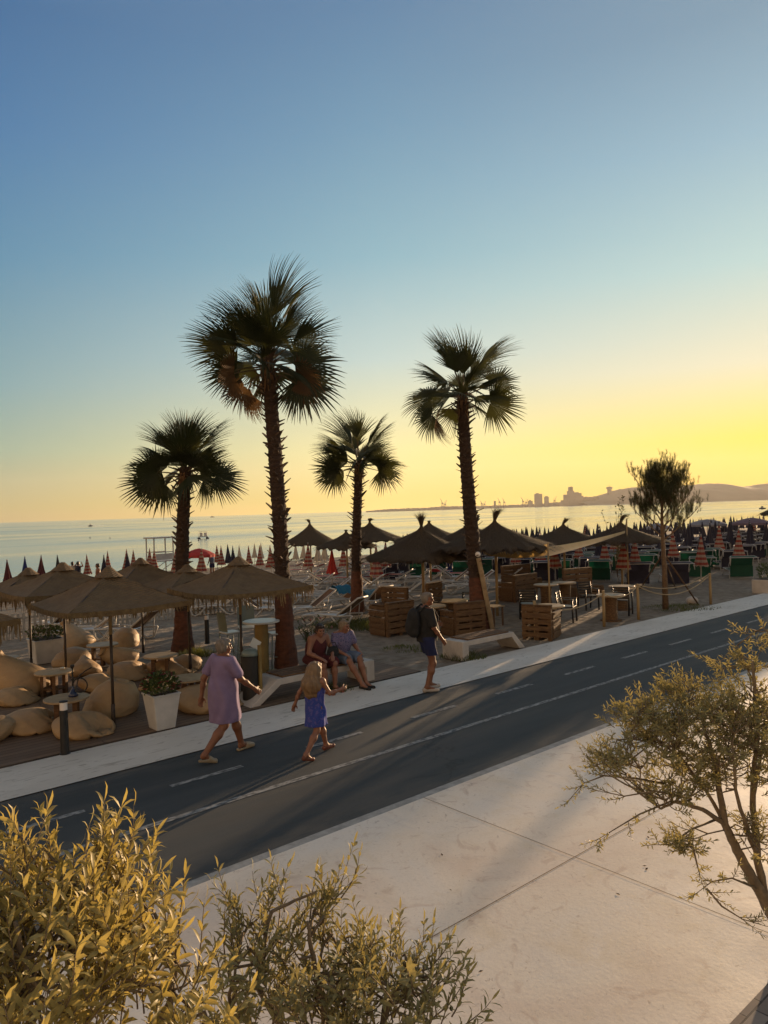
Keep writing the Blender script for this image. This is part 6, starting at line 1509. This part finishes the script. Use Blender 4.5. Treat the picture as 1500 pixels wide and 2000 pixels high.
for i, u in enumerate([582, 600, 628, 655, 706, 782, 800, 565, 540, 515]):
    put('dark', GB(u, 1104 - (i % 3) * 3), SEA + 1.2, 'dark sunbed near the water under the straw parasols', 'dark sunbeds near the water')
for u, v, rz, lab in [
  (428, 1200, 1.9, 'white lounger folded flat left of the bar parasol pole'), (505, 1190, -1.9, 'white lounger behind the bar table, left of its pair'), (520, 1206, -1.4, 'white lounger touching the tallest palm on its left'), (598, 1206, 2.2, 'empty white lounger in front of the oleander'),
  (655, 1222, 1.3, 'white lounger left of the slim palm foot, nearest of its row'), (590, 1180, -1.2, 'white lounger right of the tallest palm with its back raised'), (640, 1172, 1.9, 'white lounger with brown back left of the slim palm'),
  (790, 1172, 1.7, 'white lounger left of the straw parasol pole behind pallets'), (878, 1150, 1.8, 'white lounger with brown back between pole and tall palm'), (893, 1140, -1.6, 'white lounger partly hidden behind the tall right palm'),
  (975, 1150, 1.6, 'white lounger right of the leaning post with raised back'), (725, 1190, .8, 'white lounger with a pale towel right of the slim palm'), (665, 1188, 2.3, 'white lounger carrying a blue towel'), (175, 1250, 1.8, 'white lounger behind the tallest pointed bean bag'), (252, 1250, 1.4, 'white lounger behind the back row bean bags'), (112, 1236, 1.2, 'white lounger beside the white flower planter by the fence'), (462, 1182, 1.7, 'white lounger right behind the bar parasol pole')]:
    put('lounger', GB(u, v), SEA + rz, lab, 'white loungers on the sand')
for u, v, rz in [(612, 1158, 1.7), (560, 1168, 1.9), (705, 1164, 1.6), (738, 1158, -1.5), (832, 1148, 1.7), (918, 1158, 1.8), (765, 1150, 1.6), (590, 1146, 1.9), (640, 1150, -1.4), (675, 1140, 1.7), (812, 1140, 1.8), (722, 1140, 1.7)]:
    put('lounger', GB(u, v), SEA + rz, 'white lounger in the middle rows on both sides of the slim palm', 'white loungers in the middle rows')
def cloth(g, w, l, mat, label, name, cat, h=.45):
    r = random.Random(int(g.x * 100)); mb = MB()
    mb.grid(lambda s, t: ((s - .5) * w + .02 * sin(9 * t), (t - .5) * l, h - .9 * abs(t - .5) ** 1.6 * .9 + .02 * sin(14 * s + 3 * t)), 14, 14)
    tag(mb.obj(name, M[mat], loc=g, rz=.5, smooth=True), label, cat)
M['teal_fab'] = pm('blue_towel', (.015, .12, .20), (.01, .09, .16), 8, .95); M['pale_blue_fab'] = pm('pale_blue_towel', (.12, .24, .30), (.09, .19, .25), 8, .95)
g = GB(667, 1186); cloth(g + Vector((0, 0, .35)), .6, .9, 'teal_fab', 'blue towel hanging over a white lounger left of the slim palm', 'towel', 'towel'); g = GB(722, 1188); cloth(g + Vector((0, 0, .2)), .5, .7, 'pale_blue_fab', 'pale blue towel right of the slim palm trunk', 'towel', 'towel')
V, Fc = sdf_mesh([ellip((0, 0, .2), (.25, .15, .2), .05), ellip((.1, 0, .35), (.12, .1, .08), .05)], .02); o = mesh_obj('beach_bag', V, Fc, M['black_cloth']); o.location = GB(755, 1176); tag(o, 'black beach bag behind the left pallet sofa', 'bag')
# two sunbeds to most of the navy umbrellas
k = 0
for p, u in beds_at:
    if p.y > 78 or k > 210: continue
    for s in (-1, 1):
        if rnd.random() < .12: continue
        a, b = AB(p); q = W(a + s * .75 + rnd.uniform(-.1, .1), b + .3 + rnd.uniform(-.2, .2)); q.z = beach_z(AB(q)[1])
        kind = 'green' if (p.y < 42 and rnd.random() < .45) else 'navy'
        put(kind, q, SEA + rnd.uniform(-.12, .12), kind + ' sunbed in the dense rows between the closed navy umbrellas', kind + ' sunbeds in the dense rows'); k += 1

# lifeguard tower
g = at(313, 1100, 54); g.z = beach_z(AB(g)[1]); lt_ = thing('lifeguard_tower', 'white open lifeguard tower standing at the water', 'tower', g, RZ + .1)
px = 54 / F; Hh = (1100 - 1024) * px; w = .78; zf = Hh * .42
mb = MB()
for x in (-w, w):
    for y in (-.55, .55): mb.bar((x, y, 0), (x * .97, y, Hh), .07, .07)
for y in (-.55, .55): mb.bar((-w, y, zf + .65), (w, y, zf + .65), .06, .06); mb.bar((-w, y, .2), (w, y, zf - .1), .04, .04)
mb.obj('frame', M['white_metal'], lt_); MB().box((0, 0, zf), (2 * w + .1, 1.2, .08)).obj('platform', M['white_metal'], lt_); MB().box((0, 0, Hh + .05), (2 * w + .25, 1.4, .10)).obj('roof', M['white_metal'], lt_)
MB().box((0, -.58, zf + .32), (2 * w - .2, .03, .45)).obj('railing_panel', M['white_metal'], lt_); 
mb = MB()
for i in range(6): mb.bar((-w - .35 + .0, -.2, .15 + i * .17), (-w - .35, .2, .15 + i * .17), .03, .03)
mb.bar((-w - .5, -.2, 0), (-w, -.2, zf), .04, .04); mb.bar((-w - .5, .2, 0), (-w, .2, zf), .04, .04); mb.obj('ladder', M['white_metal'], lt_)

# things on the water
def sea_pt(u, v):
    p = G(u, v, SEA_Z); return p
g = sea_pt(397, 1052); pb = thing('pedal_boat', 'pedal boat with two floats lying on the calm water left of the tallest palm', 'pedal boat', g, .3)
for x in (-.85, .85): MB().tube([(x, -1.9, .12), (x, -1.5, .02), (x, 1.3, .02), (x, 1.8, .22)], [.10, .28, .28, .08], 10).obj('float', M['navy_fab'], pb, smooth=True)
MB().box((0, -.2, .42), (1.7, 2.2, .12)).obj('deck', M['grey_fab'], pb, bevel=.03)
for x in (-.42, .42): mb = MB(); mb.box((x, -.3, .62), (.6, .5, .12)); mb.box((x, -.6, .95), (.6, .1, .6)); mb.obj('seat', M['white_plastic'], pb, bevel=.03)
MB().tube([(-.85, .8, .4), (-.85, .7, 1.5), (.85, .7, 1.5), (.85, .8, .4)], .04, 6).obj('rail', M['white_metal'], pb)
def small_boat(u, v, L, label, cat='boat'):
    g = sea_pt(u, v); t = thing('boat', label, cat, g, .2); h = L * .16
    mb = MB(); n = 10; vs = []
    for i in range(n + 1):
        x = (i / n - .5) * L; ww = L * .16 * (1 - max(0, (i / n - .45) / .55) ** 2.2) + .02
        vs += [(x, -ww, h), (x, -ww * .6, -.1), (x, ww * .6, -.1), (x, ww, h)]
    fs = [(i * 4 + j, (i + 1) * 4 + j, (i + 1) * 4 + j + 1, i * 4 + j + 1) for i in range(n) for j in range(3)] + [(i * 4 + 3, (i + 1) * 4 + 3, (i + 1) * 4, i * 4) for i in range(n)] + [(0, 1, 2, 3)]
    mb.add(vs, fs); mb.obj('hull', M['navy_fab'], t); mb = MB(); mb.box((-L * .12, 0, h * 1.7), (L * .3, L * .18, h * 1.5), taper=.8); mb.obj('cabin', M['grey_fab'], t); return t
small_boat(415, 1010.5, 14, 'distant ship on the horizon above the pedal boat', 'ship'); small_boat(1490, 994, 3.2, 'small dark boat on the bright water at the right edge')
g = sea_pt(177, 1028); js = thing('jet_ski', 'jet ski throwing up spray far out on the left water', 'jet ski', g, .0)
MB().tube([(-1.5, 0, .3), (-.8, 0, .35), (.8, 0, .4), (1.7, 0, .6)], [.4, .55, .5, .08], 8).obj('hull', M['navy_fab'], js, smooth=True); MB().box((.3, 0, 1.0), (.3, .7, .3)).obj('handlebar', M['black_metal'], js)
Jr = dict(JB); person('rider on the distant jet ski', g + Vector((-.2, 0, .3)), -1.5, Jr, BB, 'skin_tan', h=.04, clothes=[('vest', [ellip((0, 0, 1.2), (.24, .2, .3), .05)], [], 'black_cloth', None)], eyes=False)
M['foam'] = pm('sea_foam', (.80, .78, .74), (.70, .68, .64), 4, .9, transl=.4)
mb = MB(); r = random.Random(8)
for i in range(900):
    x = r.gauss(0, 4.5) + (3 if i % 3 else -7); hgt = abs(r.gauss(0, .9)) * math.exp(-abs(x) / 7); c = Vector((x, r.gauss(0, 1.5), .05 + hgt)); s = r.uniform(.05, .22)
    mb.add([c + Vector((r.uniform(-s, s), r.uniform(-s, s), r.uniform(-s, s))) for _ in range(3)], [(0, 1, 2)])
tag(mb.obj('spray', M['foam'], loc=g), 'white spray and wake round the distant jet ski', 'spray', kind='stuff')
for u, v, lab in [(83, 1039, 'head of a swimmer far out at left'), (215, 1052, 'head of a swimmer nearer the shore at left'), (176, 1051, 'head of a swimmer below the jet ski'), (388, 1056, 'bather standing in the water below the pedal boat')]:
    tag(MB().ball((0, 0, .12), (.12, .13, .2), 8, 6).ball((0, 0, -.1), (.25, .18, .15), 8, 5).obj('swimmer', M['hair_dark'], loc=sea_pt(u, v), smooth=True), lab, 'swimmer')

# ---------------------------------------------------------------- sea air
hz = MB(); hz.box((0, 1800, 118), (11000, 4800, 246)); hz = hz.obj('haze', [])
hm = bpy.data.materials.new('haze'); hm.use_nodes = True; ht = hm.node_tree; ht.nodes.clear()
pv = ht.nodes.new('ShaderNodeVolumePrincipled'); pv.inputs['Color'].default_value = (.93, .90, .86, 1); pv.inputs['Density'].default_value = .000055; pv.inputs['Anisotropy'].default_value = .35
ho = ht.nodes.new('ShaderNodeOutputMaterial'); ht.links.new(pv.outputs[0], ho.inputs['Volume']); hz.data.materials.append(hm)
hz['kind'] = 'stuff'; hz.location = (0, 0, 0); tag(hz, 'thin warm haze over the beach and the bay', 'haze')
